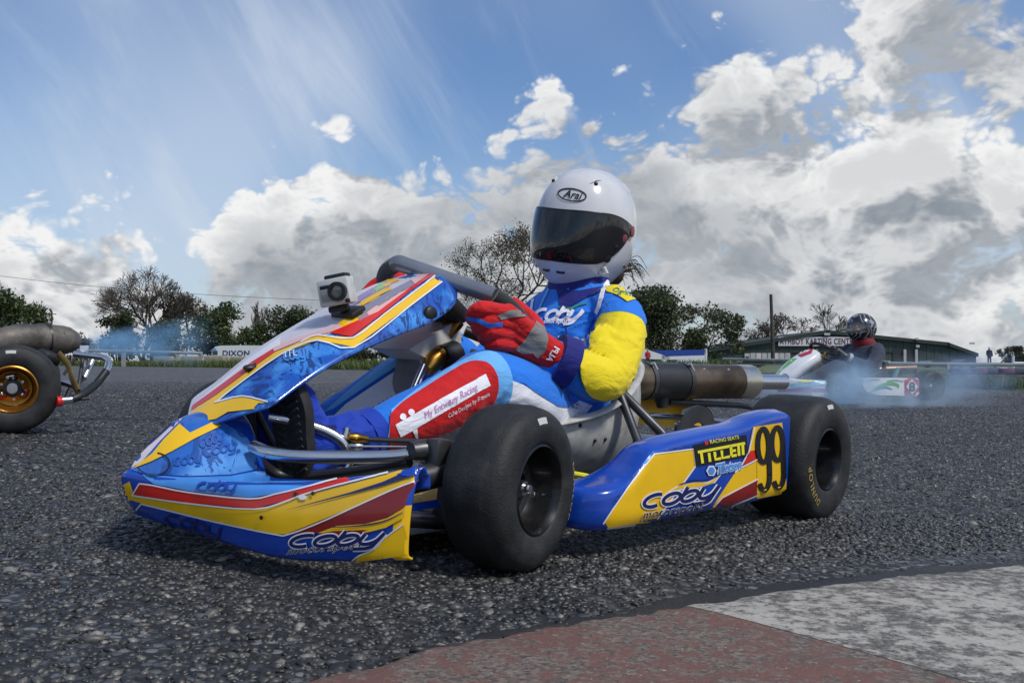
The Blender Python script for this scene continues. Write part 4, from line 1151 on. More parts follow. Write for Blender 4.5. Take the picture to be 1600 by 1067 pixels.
person = fuse(b, 'person', .0043, S_BLUE, None, 4, .0012, 22, folds=(
    ((.478, .165, .362), (-.07, .06, .10), (.10, .01, -.02), .12, 5.0, .0065), ((.345, .085, .395), (.05, .05, -.06), (.10, -.03, .05), .11, 4.5, .008),
    ((.46, -.02, .22), (.1, .1, .06), (-.03, .02, .12), .16, 5, .008), ((.79, .15, .205), (.1, -.02, -.05), (-.1, .0, -.03), .10, 5, .006), ((.33, .0, .30), (0, 1, .2), (.2, 0, 1), .14, 4, .006)))
person.matrix_world = KMAT
tag(person, 'kart driver in blue, yellow and red race suit and white helmet gripping the wheel', 'person', 'kart drivers')
BP = Panel([person], KMi, KC)
LB = .0024
def suit(poly, m_, name='suit_panel', lift=LB, curve=0, step=3.2): return decal(BP, poly, m_, name, person, lift, step, curve)
# left sleeve, shoulder patch, white piping
suit([(941, 492), (972, 489), (1000, 500), (1008, 525), (1006, 560), (995, 590), (975, 612), (950, 624), (925, 618), (911, 600), (906, 575), (907, 550), (922, 545), (925, 520)], S_YEL, 'sleeve_panel', .0044, curve=4, step=2.8)
suit([(946, 445), (962, 435), (985, 436), (1003, 452), (1008, 462), (980, 472), (966, 462), (948, 456)], S_YEL, 'shoulder_patch')
text_decal(BP, 'Ogon', ((956, 459), (984, 466), (986, 457), (960, 450)), S_GRN, 'lettering', person, LB + .001, .01, .2)
suit([(946, 455), (955, 440), (960, 432), (952, 432), (942, 446), (930, 488), (934, 492), (940, 478)], S_WHITE, 'suit_panel')
stroke(BP, [(830, 500), (832, 475), (838, 455)], 4, S_WHITE, 'piping', person, LB)
stroke(BP, [(842, 487), (850, 468), (858, 452)], 3, S_LB, 'piping', person, LB)
logo(BP, 'Coby', ((832, 503), (905, 502), (917, 483), (835, 482)), .22, S_WHITE, 'chest_lettering', person, LB, shear=.3)
text_decal(BP, 'motorsport', ((842, 508), (890, 508), (892, 500), (843, 500)), S_WHITE, 'chest_lettering', person, LB + .0005, .02)
suit([(872, 525), (922, 530), (922, 545), (905, 548), (872, 538)], S_WHITE, 'chest_patch')
text_decal(BP, 'Racing', ((884, 540), (907, 543), (907, 533), (884, 530)), S_PINKT, 'lettering', person, LB + .001)
stroke(BP, [(872, 480), (890, 483), (905, 477), (918, 474)], [2, 4, 3, 2], S_GRN, 'chest_print', person, LB)
suit([(870, 452), (905, 455), (940, 448), (938, 456), (915, 466), (890, 480), (876, 484), (874, 470)], S_NAVY, 'collar')
# left leg: light blue knee, red shin panel, white thigh
suit([(792, 592), (815, 600), (870, 628), (925, 650), (930, 660), (930, 690), (900, 700), (800, 720), (770, 640)], S_WHITE, 'suit_panel', LB * .6)
suit([(812, 594), (850, 606), (905, 640), (870, 634), (835, 612)], S_BLUE, 'suit_panel', LB)
suit([(888, 636), (905, 626), (925, 634), (912, 650)], S_WHITE, 'suit_panel', LB)
suit([(612, 640), (650, 610), (700, 577), (745, 553), (775, 552), (795, 575), (800, 606), (790, 640), (770, 640), (700, 700), (612, 700)], S_LB, 'knee_panel', LB, 3)
suit([(610, 648), (628, 630), (665, 606), (705, 581), (735, 566), (760, 567), (774, 582), (778, 605), (768, 634), (730, 668), (700, 690), (650, 715), (610, 715)], S_RED, 'shin_panel', LB + .0008, 3)
suit([(617, 664), (758, 585), (765, 602), (625, 682)], S_WHITE, 'name_patch', LB + .0016)
text_decal(BP, 'My Entwony Racing', ((664, 657), (747, 611), (743, 599), (660, 645)), S_PINKT, 'lettering', person, LB + .0026, .0, .25)
text_decal(BP, 'Cake Designs by Francis', ((700, 654), (764, 619), (762, 611), (698, 646)), S_WHITE, 'lettering', person, LB + .0018, .0, .25)
for x, y in ((629, 652), (642, 645)): suit([tuple(p_) for p_ in ell(x, y, 5, 5, 0, 320, 9)], S_WHITE, 'suit_print', LB + .0018, step=3)
suit([(643, 672), (650, 668), (652, 684), (649, 684)], S_WHITE, 'suit_print', LB + .0018, step=3)
# right leg: white inner panel, light blue top seam, grimed calf
suit([(510, 660), (540, 632), (580, 605), (618, 580), (645, 560), (660, 550), (670, 580), (640, 620), (590, 660), (540, 680)], S_WHITE, 'suit_panel', LB)
suit([(505, 645), (540, 615), (590, 575), (622, 551), (660, 535), (665, 550), (640, 560), (600, 586), (555, 616), (520, 640)], S_LB, 'suit_panel', LB + .0004)
suit([(620, 566), (650, 556), (655, 590), (625, 622), (612, 600)], S_DIRT, 'grease_patch', LB + .0008, 3)
# seams, zip and stand-up collar
for ln in ([(941, 491), (972, 488), (1000, 499), (1010, 525)], [(907, 551), (905, 575), (911, 601), (926, 619)]): stroke(BP, ln, 1.6, S_GRN, 'seam', person, LB + .0006, 4)
stroke(BP, [(893, 462), (886, 480), (884, 505), (886, 530)], 1.5, S_NAVY, 'zip', person, LB)
stroke(BP, [(930, 495), (922, 512), (915, 535)], 1.2, S_NAVY, 'seam', person, LB)
MB().loft([ring((.302, 0, z_), a_, b2_, 0, 30) for z_, a_, b2_ in ((.488, .090, .072), (.505, .080, .068), (.530, .072, .066), (.532, .066, .060), (.510, .066, .058))], cap=False).build('collar', S_NAVY, person)
# knitted cuff
cf = MB().tube([(.575, .205, .322), (.605, .187, .334)], [.054, .051], 22).build('sleeve_cuff', S_NAVY, person)

# ---- gloves closed on the rim
def grip(a0, side):
    g = MB()
    p0 = sw(a0, sw_rim(a0)); t = sw(a0 + 4, sw_rim(a0)) - sw(a0 - 4, sw_rim(a0)); t /= np.linalg.norm(t)
    er = p0 - SWc; er -= t * (er @ t); er /= np.linalg.norm(er)
    nf = -SWn
    def cs(s_, psi, r): return p0 + t * s_ + r * (er * math.cos(math.radians(psi)) + nf * math.sin(math.radians(psi)))
    sg = -side                        # index finger lies towards the top of the wheel
    for k, (s_, ln) in enumerate(((.040, 1.0), (.0135, 1.06), (-.0128, 1.0), (-.038, .88))):
        s_ = s_ * sg
        limb(g, [cs(s_ * .9, -62, .042), cs(s_, -15, .050), cs(s_, 35 * ln, .066), cs(s_, 62 * ln, .066), cs(s_, 110 * ln, .050), cs(s_, 165 * ln, .036)], [.0145, .0142, .0135, .0130, .0122, .011], 12, 4)
    limb(g, [cs(.020 * sg, -75, .044), cs(.046 * sg, -95, .040), cs(.062 * sg, -128, .036), cs(.066 * sg, -165, .034)], [.016, .015, .014, .012], 12, 4)
    limb(g, [cs(-.030 * sg, 40, .036), cs(.030 * sg, 40, .036)], [.026, .026], 14, 3); limb(g, [cs(-.030 * sg, -25, .030), cs(.026 * sg, -25, .030)], [.025, .025], 14, 3)
    limb(g, [cs(-.028 * sg, 85, .040), cs(.028 * sg, 85, .040)], [.018, .018], 12, 3)
    wr = np.array([.606, .187 * side, .334 if side > 0 else .368])
    mid = cs(0, -58, .038)
    g.ball(tuple(cs(.016 * sg, -52, .040)), .027, 16); g.ball(tuple(cs(-.018 * sg, -52, .040)), .027, 16)
    limb(g, [mid, mid * .6 + wr * .4, wr * .9 + mid * .1, wr + (wr - mid) * .12], [.034, .037, .041, .044], 18, 5)
    o = fuse(g, 'glove', .0022, S_RED, person, 2, .0010, 60)
    return o
def left_glove():
    g = MB()
    wr = np.array([.606, .187, .334]); inn = wr + np.array([-.02, .008, -.012])
    mcp = [np.array(ky(794 + 5 * i, 488 + 18 * i, .186 - .004 * i)) for i in range(4)]
    for i in range(4):
        pip = ky(750 + 8 * i, 482 + 18 * i, .174); dip = ky(737 + 10 * i, 497 + 16 * i, .146); tip = ky(752 + 9 * i, 507 + 15 * i, .120)
        k_ = (1.0, 1.04, 1.0, .90)[i]
        limb(g, [mcp[i], pip, dip, tip], [.0150 * k_, .0140 * k_, .0130 * k_, .0115 * k_], 14, 5)
        g.ball(tuple(mcp[i]), .0165 * k_, 14)
        limb(g, [inn, wr * .7 + mcp[i] * .3, mcp[i]], [.036, .027, .0170], 14, 4)
    limb(g, [wr * .6 + mcp[0] * .4, ky(836, 508, .150), ky(816, 486, .118), ky(804, 474, .098)], [.020, .018, .0155, .0125], 14, 5)
    return fuse(g, 'glove', .0022, S_RED, person, 2, .0010, 60)
gl = left_glove(); gr = grip(283, -1)
GP = Panel([gl], KMi, KC)
decal(GP, [(838, 502), (851, 512), (856, 530), (852, 548), (840, 560), (832, 552), (815, 552), (805, 546), (820, 530), (832, 512)], S_GREY, 'glove_panel', gl, .0016, 3)
decal(GP, [(776, 492), (800, 484), (826, 488), (828, 495), (802, 495), (782, 500)], S_GREY, 'glove_panel', gl, .0016, 3)
text_decal(GP, 'ALPI', ((853, 561), (866, 541), (874, 546), (861, 566)), S_WHITE, 'lettering', gl, .0014, .02)
decal(GP, [(730, 494), (748, 497), (764, 505), (784, 503), (785, 510), (764, 512), (746, 504), (730, 500)], S_BLUE, 'glove_trim', gl, .0016, 3)

# ---- boots on the pedals
def boot(side, heel, toe, ank):
    heel, toe, ank = map(np.array, (heel, toe, ank))
    u = (toe - heel) / np.linalg.norm(toe - heel); fwd = np.array([1.0, .22 * side, 0]); fwd -= u * (fwd @ u); fwd /= np.linalg.norm(fwd); lat = np.cross(u, fwd)
    g = MB()
    limb(g, [heel - fwd * .026, heel * .5 + toe * .5 - fwd * .030, toe - fwd * .022 - u * .02], [.035, .032, .024], 16, 5)
    limb(g, [heel - fwd * .035 + u * .015, (heel + ank) / 2 - fwd * .01 + np.array([0, 0, .02]), ank], [.040, .042, .044], 16, 5)
    o = fuse(g, 'boot', .0035, S_BOOT, person, 4, .003, 45)
    L = np.linalg.norm(toe - heel)
    out = []
    for q in np.linspace(0, 2 * math.pi, 40, endpoint=False):
        c, s_ = math.cos(q), math.sin(q)
        yv = (L / 2 + .022) * c; wv = .043 * s_ * (1 + .10 * c) * (1 - .14 * math.exp(-((yv + .012) / .03) ** 2))
        out.append((yv, wv))
    ctr = (heel + toe) / 2
    secs = [[ctr + u * y_ * k + lat * w_ * k + fwd * h for y_, w_ in out] for h, k in ((-.006, .96), (.002, 1.0), (.010, 1.0), (.014, .95))]
    so = MB().loft(secs).build('sole', RUBBER_IN, o, angle=50)
    for y_ in np.linspace(-L / 2, L / 2, 12):
        for s_ in (-1, 1):
            MB().tube([ctr + u * (y_ - .006) + lat * s_ * .004 + fwd * .0145, ctr + u * (y_ + .004) + lat * s_ * .026 + fwd * .0145], .0032, 5).build('tread_bar', RUBBER_IN, o)
    MB().tube([ank - np.array([.02, 0, -.008]), ank + np.array([.005, 0, -.002])], [.047, .045], 20).build('boot_cuff', S_BOOT, o)
    a_, b_ = heel * .55 + ank * .45, heel * .45 + ank * .55
    for k in (.25, .5): MB().tube([ctr * (1 - k) + ank * k + lat * s_ * .036 - fwd * .012 for s_ in (-1, 1)], .006, 8).build('boot_strap', S_NAVY, o)
    return o
boot(1, (1.122, .082, .128), (1.150, .078, .262), (1.012, .110, .180))
boot(-1, (1.108, -.088, .120), (1.135, -.085, .245), (.985, -.100, .180))

# ---- helmet
HW = mat('helmet_white', (.62, .62, .62), .16, coat=.5, vary=.05, dirt=.10, dirtcol=(.35, .33, .30))
def helmet(parent, c, yaw, pitch, roll, s, m_shell, name='helmet'):
    Rm = Matrix.Rotation(yaw, 3, 'Z') @ Matrix.Rotation(pitch, 3, 'Y') @ Matrix.Rotation(roll, 3, 'X')
    def surf(a, e, off=0.0):
        """a: bearing round from the face (+ left), e: elevation"""
        x, y, z = math.cos(e) * math.cos(a), math.cos(e) * math.sin(a), math.sin(e)
        r = 1 / ((abs(x) ** 2.25 + abs(y) ** 2.25 + abs(z) ** 2.25) ** (1 / 2.25))
        X_, Y_, Z_ = x * r * .130, y * r * .112, z * r * .150
        f_ = max(0.0, math.cos(a)) ** 1.3
        q = min(1, max(0, (.06 - Z_) / .13)); q = q * q * (3 - 2 * q)
        X_ += f_ * .020 * q                                   # jaw: fuller in front, tucked in below
        k = 1 - .22 * min(1, max(0, (-Z_ - .06) / .09)) ** 1.6
        Y_ *= k; X_ = X_ * (1 - (1 - k) * .55)
        X_ -= .010 * max(0, -math.cos(a)) * math.cos(e)
        nv = Vector((x / .130, y / .112, z / .143)).normalized()
        p = (Vector((X_, Y_, Z_)) + nv * off) * s
        return Rm @ p + Vector(c)
    E0 = math.radians(-68)
    na, ne = 96, 56
    G_ = [[surf(2 * math.pi * j / na, E0 + (math.pi / 2 - E0) * i / ne) for j in range(na + 1)] for i in range(ne + 1)]
    under = [[surf(2 * math.pi * j / na, E0, -o_) - Rm @ Vector((0, 0, z_)) * s for j in range(na + 1)] for o_, z_ in ((.030, -.01), (.022, .001), (.010, .006), (.003, .004))]
    h = MB().grid(under + G_).build(name, m_shell, parent, angle=60)
    def at_(ad, ed, off): return surf(math.radians(ad), math.radians(ed), off)
    # visor: tapers back to its pivots
    def vt(a): a = abs(a); return 18.8 - 3.5 * (a / 90) ** 2 - (max(0, a - 55) / 45) ** 2 * 8
    def vb(a): a = abs(a); return -22.8 + 1.0 * (a / 60) ** 2 + (max(0, a - 50) / 48) ** 1.5 * 25
    A = np.linspace(-99, 99, 67)
    V_ = [[at_(a, vb(a) + (vt(a) - vb(a)) * k, .0045) for a in A] for k in np.linspace(0, 1, 15)]
    rimv = [[at_(a, vb(a), .0005) for a in A]]; rimt = [[at_(a, vt(a), .0005) for a in A]]
    vis = MB().grid(rimv + V_ + rimt).build('visor', VISOR, h, angle=80)
    gas = [at_(a, vb(a) - 1.0, .001) for a in A] + [at_(a, vt(a) + .8, .001) for a in A[::-1]]
    MB().tube(gas + gas[:1], .0022 * s, 8).build('visor_seal', BLACK, h)
    for sd in (-1, 1):
        for ad, ed, rr, mt_ in ((97, 4, .013, PIVOT), (82, -2, .010, PIVOT), (70, -9, .006, BLACK), (62, -19, .009, BLACK)):
            p_ = at_(ad * sd, ed, .004); q_ = at_(ad * sd, ed, .012); ax = (q_ - p_).normalized()
            MB().tube([p_ - ax * .002, p_ + ax * .0012, p_ + ax * .002], [rr * s, rr * s, rr * .75 * s], 18).build('visor_pivot', mt_, h, angle=30)
    for ad, ed in ((9, -35), (-15, -34.5)):
        MB().tube([at_(ad - 6, ed + .4, .0008), at_(ad, ed, .0008), at_(ad + 6, ed + .6, .0008)], .0028 * s, 8).build('chin_vent', BLACK, h)
    for sd in (-1, 1):
        MB().tube([at_(34 * sd, 46, .001), at_(42 * sd, 50, .002), at_(52 * sd, 51, .001)], [.001, .003, .001], 8).build('vent_cover', m_shell, h)
        MB().ball(tuple(at_(43 * sd, 46, .0)), .005 * s, 10).build('vent_hole', BLACK, h)
        MB().ball(tuple(at_(100 * sd, -28, .0)), .004 * s, 10).build('screw', BLACK, h)
        MB().tube([at_(60 * sd, -26, .000), at_(64 * sd, -30, .003), at_(58 * sd, -33, .001)], [.006, .010, .006], 10).build('visor_tab', m_shell, h)
        MB().tube([at_(140 * sd, 48, .0), at_(150 * sd, 38, .003), at_(158 * sd, 25, .0)], [.004, .012, .004], 10).build('rear_spoiler', m_shell, h)
    return h
VISOR = mat('visor_smoke', (.006, .0065, .008), .07, coat=.4, spec=.45)
PIVOT = mat('pivot_red', (.20, .035, .035), .4, vary=.3)
hel = helmet(person, (.286, -.002, .640), math.radians(9), math.radians(9), math.radians(-7), 1.0, HW)
HP = Panel([hel], KMi, KC)
V_e, F_e = ribbon2d(ell(894, 305, 22, 9.5, 0, 360, 30), 2.0, 0)
def tilt(P_, c_, dg):
    q = math.radians(dg); P_ = np.asarray(P_, float) - c_; return P_ @ np.array([[math.cos(q), math.sin(q)], [-math.sin(q), math.cos(q)]]) + c_
lay(HP, tilt(V_e, np.array([894, 305]), 8), F_e, BLACKP, 'logo_ring', hel, .0012)
text_decal(HP, 'Arai', ((880, 308), (909, 313), (911, 301), (883, 296)), BLACKP, 'lettering', hel, .0014, .015, .3)
# hair from under the helmet
hr = MB()
r_ = random.Random(4)
for k in range(60):
    y0, z0 = r_.uniform(-.02, .06), r_.uniform(.545, .575)
    p0 = np.array([.195, y0, z0]); d = np.array([-r_.uniform(.02, .07), r_.uniform(-.01, .04), r_.uniform(-.01, .022)])
    hr.tube([p0 + np.array([.03, 0, 0]), p0, p0 + d * .6 + np.array([0, 0, .008]), p0 + d + np.array([0, r_.uniform(-.008, .012), -r_.uniform(.0, .035)])], [.0012, .0012, .0010, .0005], 4, spans=4)
hr.build('hair', mat('hair_brown', (.05, .028, .015), .5, vary=.3), person)
b = MB(); b.ball((.215, .01, .545), .045, 16, (.7, 1.2, .8)); b.build('hair', MATS['hair_brown'], person)

# ---- small action camera on the fairing
mp = FP.hit(546, 492, 0); mp = np.array(mp)
gop = empty('action_camera', matrix=KMAT)
tag(gop, 'small clear boxed action camera clipped on top of the kart fairing', 'camera')
cc = np.array(kin(527, 456, 1, mp[1]))
f_ = np.array([1.0, .55, -.10]); f_ /= np.linalg.norm(f_)
upc = np.array([.50, .02, 1.0]); upc -= f_ * (upc @ f_); upc /= np.linalg.norm(upc); lf = np.cross(upc, f_)
RC = Matrix((tuple(f_), tuple(lf), tuple(upc))).transposed()
def cp(f, l, u_): return tuple(cc + f_ * f + lf * l + upc * u_)
CAMW = mat('housing_clear', (.55, .56, .53), .12, coat=.5, vary=.1); CAMS = mat('camera_silver', (.45, .45, .43), .3, metal=.5)
MB().box(tuple(cc), (.036, .058, .047), RC, .004).build('housing', CAMW, gop)
MB().box(cp(.0165, -.013, .0), (.006, .022, .032), RC, .002).build('front_plate', CAMS, gop)
MB().box(cp(.0185, -.013, .010), (.006, .018, .006), RC, .001).build('window', BLACK, gop)
q_ = Vector(f_).to_track_quat('Y', 'Z').to_matrix()
for prof, m_, nm in (([(.0105, .016), (.0165, .016), (.0165, .027), (.0105, .027)], BLACK, 'lens_ring'), ([(.0, .0245), (.0075, .0245), (.0105, .024)], mat('lens_glass', (.16, .16, .15), .05, coat=1), 'lens')):
    b = MB().lathe(prof, seg=30, closed=nm == 'lens_ring'); b.v = [tuple(q_ @ Vector(v) + Vector(cp(0, .010, -.001))) for v in b.v]; b.build(nm, m_, gop)
MB().box(cp(-.004, .003, .0265), (.026, .040, .008), RC, .003).build('latch', BLACK, gop)
MB().box(cp(.017, .024, -.019), (.008, .008, .007), RC, .002).build('button', BLACK, gop)
MB().tube([cp(0, 0, -.022), mp + (np.array(cp(0, 0, -.024)) - mp) * .35], [.007, .009], 10).build('mount_arm', BLACK, gop)
MB().tube([cp(.0, -.020, -.029), cp(.0, .016, -.029)], .0055, 12).build('thumb_screw', BLACK, gop)
fn = np.array([.52, 0, .85])
MB().box(tuple(mp + fn * .006), (.060, .034, .010), Vector(fn).to_track_quat('Z', 'X').to_matrix() @ Matrix.Rotation(math.radians(90), 3, 'Z'), .003).build('mount_base', BLACK, gop)
# ================================================================== trees and hedges
def foliage_mat(name, a, b_, c_):
    m = bpy.data.materials.new(name); m.use_nodes = True
    t = NT(m.node_tree)
    g = t.n('ShaderNodeNewGeometry')
    c = t.ramp(g.outputs['Random Per Island'], [(0, a), (.55, b_), (1, c_)])
    b = t.n('ShaderNodeBsdfPrincipled', i={'Base Color': c, 'Roughness': .6})
    tr = t.n('ShaderNodeBsdfTranslucent', i={0: c})
    t.n('ShaderNodeOutputMaterial', i={0: t.n('ShaderNodeMixShader', i={0: .25, 1: b, 2: tr})})
    return m
BARK = mat('bark', (.06, .05, .043), .9, vary=.35, vscale=1.5)
TWIG = mat('twig', (.085, .068, .056), .9, vary=.3, vscale=2)
LEAF = foliage_mat('leaf_green', (.025, .04, .014), (.055, .082, .022), (.12, .145, .04))
LEAF_B = foliage_mat('leaf_brown', (.04, .034, .02), (.08, .07, .032), (.14, .13, .055))
LEAF_D = foliage_mat('leaf_dark', (.026, .037, .017), (.052, .072, .026), (.10, .115, .042))

def grow(r, base, height, spread, levels, stems=1, up=.55):
    """branch skeleton: list of (p0, p1, r0, r1)"""
    segs, tips, stem = [], [], [0]
    def rec(p, d, ln, rad, lv):
        n = 3 if lv > 1 else 2
        q = p
        for k in range(n):
            d = d + r.normal(0, .13, 3); d[2] += .04 * up; d /= np.linalg.norm(d)
            e = q + d * ln / n
            segs.append((q, e, rad * (1 - .25 * k / n), rad * (1 - .25 * (k + 1) / n), lv, stem[0]))
            if lv > 0 and k >= n - 2 and r.random() < .75:
                side(e, d, ln, rad, lv)
            q = e
        if lv <= 0: tips.append(q); return
        for _ in range(2 if r.random() < .7 else 3): side(q, d, ln, rad, lv)
    def side(e, d, ln, rad, lv):
        a = r.normal(0, 1, 3); a -= d * (a @ d); a /= np.linalg.norm(a)
        dd = d * r.uniform(.6, .95) + a * r.uniform(.45, .9) * spread; dd[2] += .10 * up; dd /= np.linalg.norm(dd)
        rec(e, dd, ln * r.uniform(.58, .78), rad * .60, lv - 1)
    for k in range(stems):
        stem[0] = k
        d0 = np.array([0, 0, 1.]) + r.normal(0, .10 + .16 * (stems > 1), 3) * np.array([1, 1, 0]); d0 /= np.linalg.norm(d0)
        rec(base + np.array([r.normal(0, .5 * (stems > 1)), r.normal(0, .3 * (stems > 1)), 0]), d0, height * .30, height * .016, levels)
    return segs, tips

def seg_mesh(segs, sides, rmin):
    P0 = np.array([s[0] for s in segs]); P1 = np.array([s[1] for s in segs]); R0 = np.maximum([s[2] for s in segs], rmin); R1 = np.maximum([s[3] for s in segs], rmin)
    D = P1 - P0; D /= np.linalg.norm(D, axis=1)[:, None] + 1e-9
    A = np.where(np.abs(D[:, 2:3]) < .9, np.array([[0, 0, 1.]]), np.array([[1., 0, 0]]))
    U = np.cross(D, A); U /= np.linalg.norm(U, axis=1)[:, None]; W = np.cross(D, U)
    ang = np.linspace(0, 2 * math.pi, sides, endpoint=False); n = len(segs)
    ringv = np.cos(ang)[None, :, None] * U[:, None] + np.sin(ang)[None, :, None] * W[:, None]
    V = np.concatenate([P0[:, None] + ringv * R0[:, None, None], P1[:, None] + ringv * R1[:, None, None]], 1).reshape(-1, 3)
    q = np.array([[j, (j + 1) % sides, sides + (j + 1) % sides, sides + j] for j in range(sides)])
    Fq = (q[None] + (np.arange(n) * 2 * sides)[:, None, None]).reshape(-1, 4)
    return V, Fq

def leaves(r, centres, n, rad, size, squash=.8):
    i = r.integers(0, len(centres), n)
    C = centres[i] + r.normal(0, 1, (n, 3)) * rad * np.array([1, 1, squash])
    a = r.normal(0, 1, (n, 3)); a /= np.linalg.norm(a, axis=1)[:, None]
    b_ = np.cross(a, r.normal(0, 1, (n, 3))); b_ /= np.linalg.norm(b_, axis=1)[:, None]
    s_ = size * r.uniform(.5, 1.4, n)[:, None]
    V = np.stack([C - a * s_, C + b_ * s_ * .55, C + a * s_, C - b_ * s_ * .55], 1).reshape(-1, 3)
    return V, np.arange(4 * n).reshape(-1, 4)

def tree(name, px, dist, top_px, label, cat, seed, leafy=0, lmat=None, spread=1.0, levels=5, stems=1, twigs=True, group=None, wide=None, lsize=.20, base_py=566):
    """px: bearing of the trunk; top_px: photo row its crown reaches"""
    r = np.random.default_rng(seed)
    p = at(px, 566, dist); gz = float(ground_z(p[0], p[1]))
    h = (566 - top_px) / F_PX * dist + CAM_H - gz
    base = np.zeros(3)
    segs, tips = grow(r, base, h, spread, levels, stems)
    allp = np.array([s[1] for s in segs]); k = h / allp[:, 2].max()
    kx = 1.0
    if wide: kx = (wide / F_PX * dist) / max(.1, np.percentile(allp[:, 0], 98) - np.percentile(allp[:, 0], 2)) / k
    S = np.array([k * kx, k * kx, k])
    segs = [(a * S, b_ * S, c, d, lv, q) for a, b_, c, d, lv, q in segs]; tips = np.array([t_ * S for t_ in tips])
    root = empty(name, (p[0], p[1], gz))
    thick = [s for s in segs if s[4] >= 2]; fine = [s for s in segs if s[4] < 2]
    for q in range(stems):
        V, Fq = seg_mesh([s for s in thick if s[5] == q], 5, .03); fast_mesh('trunk', V, Fq, BARK, root, True)
    if twigs:
        V, Fq = seg_mesh(fine, 3, .022 * dist / 110); fast_mesh('twigs', V, Fq, TWIG, root)
    if leafy:
        body = np.array([s[1] for s in segs if s[4] <= 2])
        V, Fq = leaves(r, body, leafy, .028 * h, lsize, .8); fast_mesh('crown', V, Fq, lmat or LEAF, root)
    return tag(root, label, cat, group)

def bush(name, px, dist, top_px, wpx, label, seed, n=5000, lmat=None, lsize=.18, group=None, bottom=0.0):
    r = np.random.default_rng(seed)
    p = at(px, 566, dist); gz = float(ground_z(p[0], p[1]))
    h = (566 - top_px) / F_PX * dist + CAM_H - gz; wd = wpx / F_PX * dist
    root = empty(name, (p[0], p[1], gz))
    cs = np.stack([r.normal(0, wd * .24, 34), r.normal(0, wd * .16, 34), r.uniform(.12, .92, 34) * h], 1)
    cs[:, 0] *= np.sqrt(np.clip(1.15 - cs[:, 2] / h, .05, 1))
    V, Fq = leaves(r, cs, n, min(wd, h) * .085, lsize, .8); V[:, 2] = np.clip(V[:, 2], .02, h * 1.02); fast_mesh('crown', V, Fq, lmat or LEAF, root)
    segs = []
    for c in cs: segs.append((np.array([c[0] * .25, c[1] * .25, 0]), np.array([c[0] * .6, c[1] * .6, c[2] * .6]), .07, .05, 2)); segs.append((np.array([c[0] * .6, c[1] * .6, c[2] * .6]), c, .05, .02, 2))
    for _ in range(150):
        c = cs[r.integers(0, 34)]; d = r.normal(0, 1, 3); d[2] = abs(d[2]) + .7; d /= np.linalg.norm(d); segs.append((c, c + d * h * r.uniform(.08, .22), .03, .012, 1))
    V, Fq = seg_mesh(segs, 3, .012); fast_mesh('stem', V, Fq, BARK, root)
    return tag(root, label, 'bush' if 'bush' in label else 'tree', group)

TG, TH = 'trees behind the left fence', 'trees near the clubhouse'
bush('hedgerow_tree', 8, 100, 452, 85, 'leafy hedgerow tree at the left picture edge', 11, 6500, LEAF, .2, TG)
bush('hedgerow_tree', 52, 105, 470, 60, 'lower leafy hedgerow tree right of the one at the left edge', 12, 3500, LEAF, .2, TG)
tree('bare_tree', 222, 110, 413, 'tall bare many-stemmed tree above the smoke plume on the left', 'tree', 21, 0, None, .75, 5, 4, True, TG, 125)
tree('bare_tree', 285, 114, 455, 'lower half bare tree right of the tall bare tree', 'tree', 22, 1500, LEAF_B, .9, 5, 2, True, TG, 85)
bush('hedgerow_tree', 186, 104, 484, 62, 'dark leafy bush at the foot of the tall bare tree', 13, 4500, LEAF_D, .18, TG)
bush('hedgerow_tree', 128, 118, 520, 70, 'low pale bush behind the left kart exhaust', 14, 1500, LEAF_B, .16, TG)
bush('hedgerow_tree', 262, 102, 500, 70, 'rounded leafy bush left of the white van', 19, 4500, LEAF_D, .18, TG)
bush('hedgerow_tree', 338, 112, 472, 86, 'broad leafy tree right behind the white van', 15, 7000, LEAF, .19, TG)
tree('bare_tree', 402, 118, 470, 'thin pale bare tree between two leafy trees', 'tree', 23, 0, None, .55, 4, 2, True, TG, 46)
bush('hedgerow_tree', 398, 108, 505, 62, 'low leafy bush below the thin pale bare tree', 16, 4500, LEAF, .18, TG)
bush('hedgerow_tree', 462, 110, 478, 94, 'leafy tree left of the action camera', 17, 7000, LEAF_D, .19, TG)
bush('hedgerow_tree', 545, 118, 520, 80, 'low leafy tree seen under the kart fairing', 18, 4500, LEAF_D, .18, TG)
bush('hedgerow_tree', 620, 120, 526, 90, 'low leafy tree behind the steering column', 20, 4500, LEAF, .18, TG)
tree('oak_tree', 792, 105, 350, 'large bare spreading tree between steering wheel and helmet', 'tree', 31, 7000, LEAF_B, 1.15, 6, 1, True, TH, 215, .11)
bush('hedgerow_tree', 1020, 96, 446, 125, 'dense brown-green tree behind the near driver shoulder', 32, 15000, LEAF_D, .16, TH)
tree('ivy_tree', 1098, 100, 474, 'half bare tree with ivy right of the dense tree', 'tree', 33, 1600, LEAF_D, 1.0, 5, 1, True, TH, 92)
bush('hedgerow_tree', 1085, 98, 515, 58, 'dark ivy bush under the half bare tree', 34, 4000, LEAF_D, .16, TH)
bush('hedgerow_tree', 1150, 125, 528, 90, 'low brown hedge left of the clubhouse roof', 35, 3500, LEAF_B, .16, TH)
tree('bare_tree', 1222, 135, 488, 'spreading bare tree behind the wooden pole', 'tree', 36, 500, LEAF_B, 1.1, 5, 2, True, TH, 95)
tree('bare_tree', 1272, 140, 472, 'slender bare tree above the clubhouse ridge', 'tree', 37, 0, None, .6, 5, 1, True, TH, 62)
bush('hedgerow_tree', 1585, 150, 541, 60, 'small hedge tree at the right picture edge', 38, 2500, LEAF_B, .2, TH)
bush('hedgerow_tree', 1400, 150, 534, 30, 'tiny shrub top above the clubhouse roof behind far driver', 39, 600, LEAF_B, .2, TH)

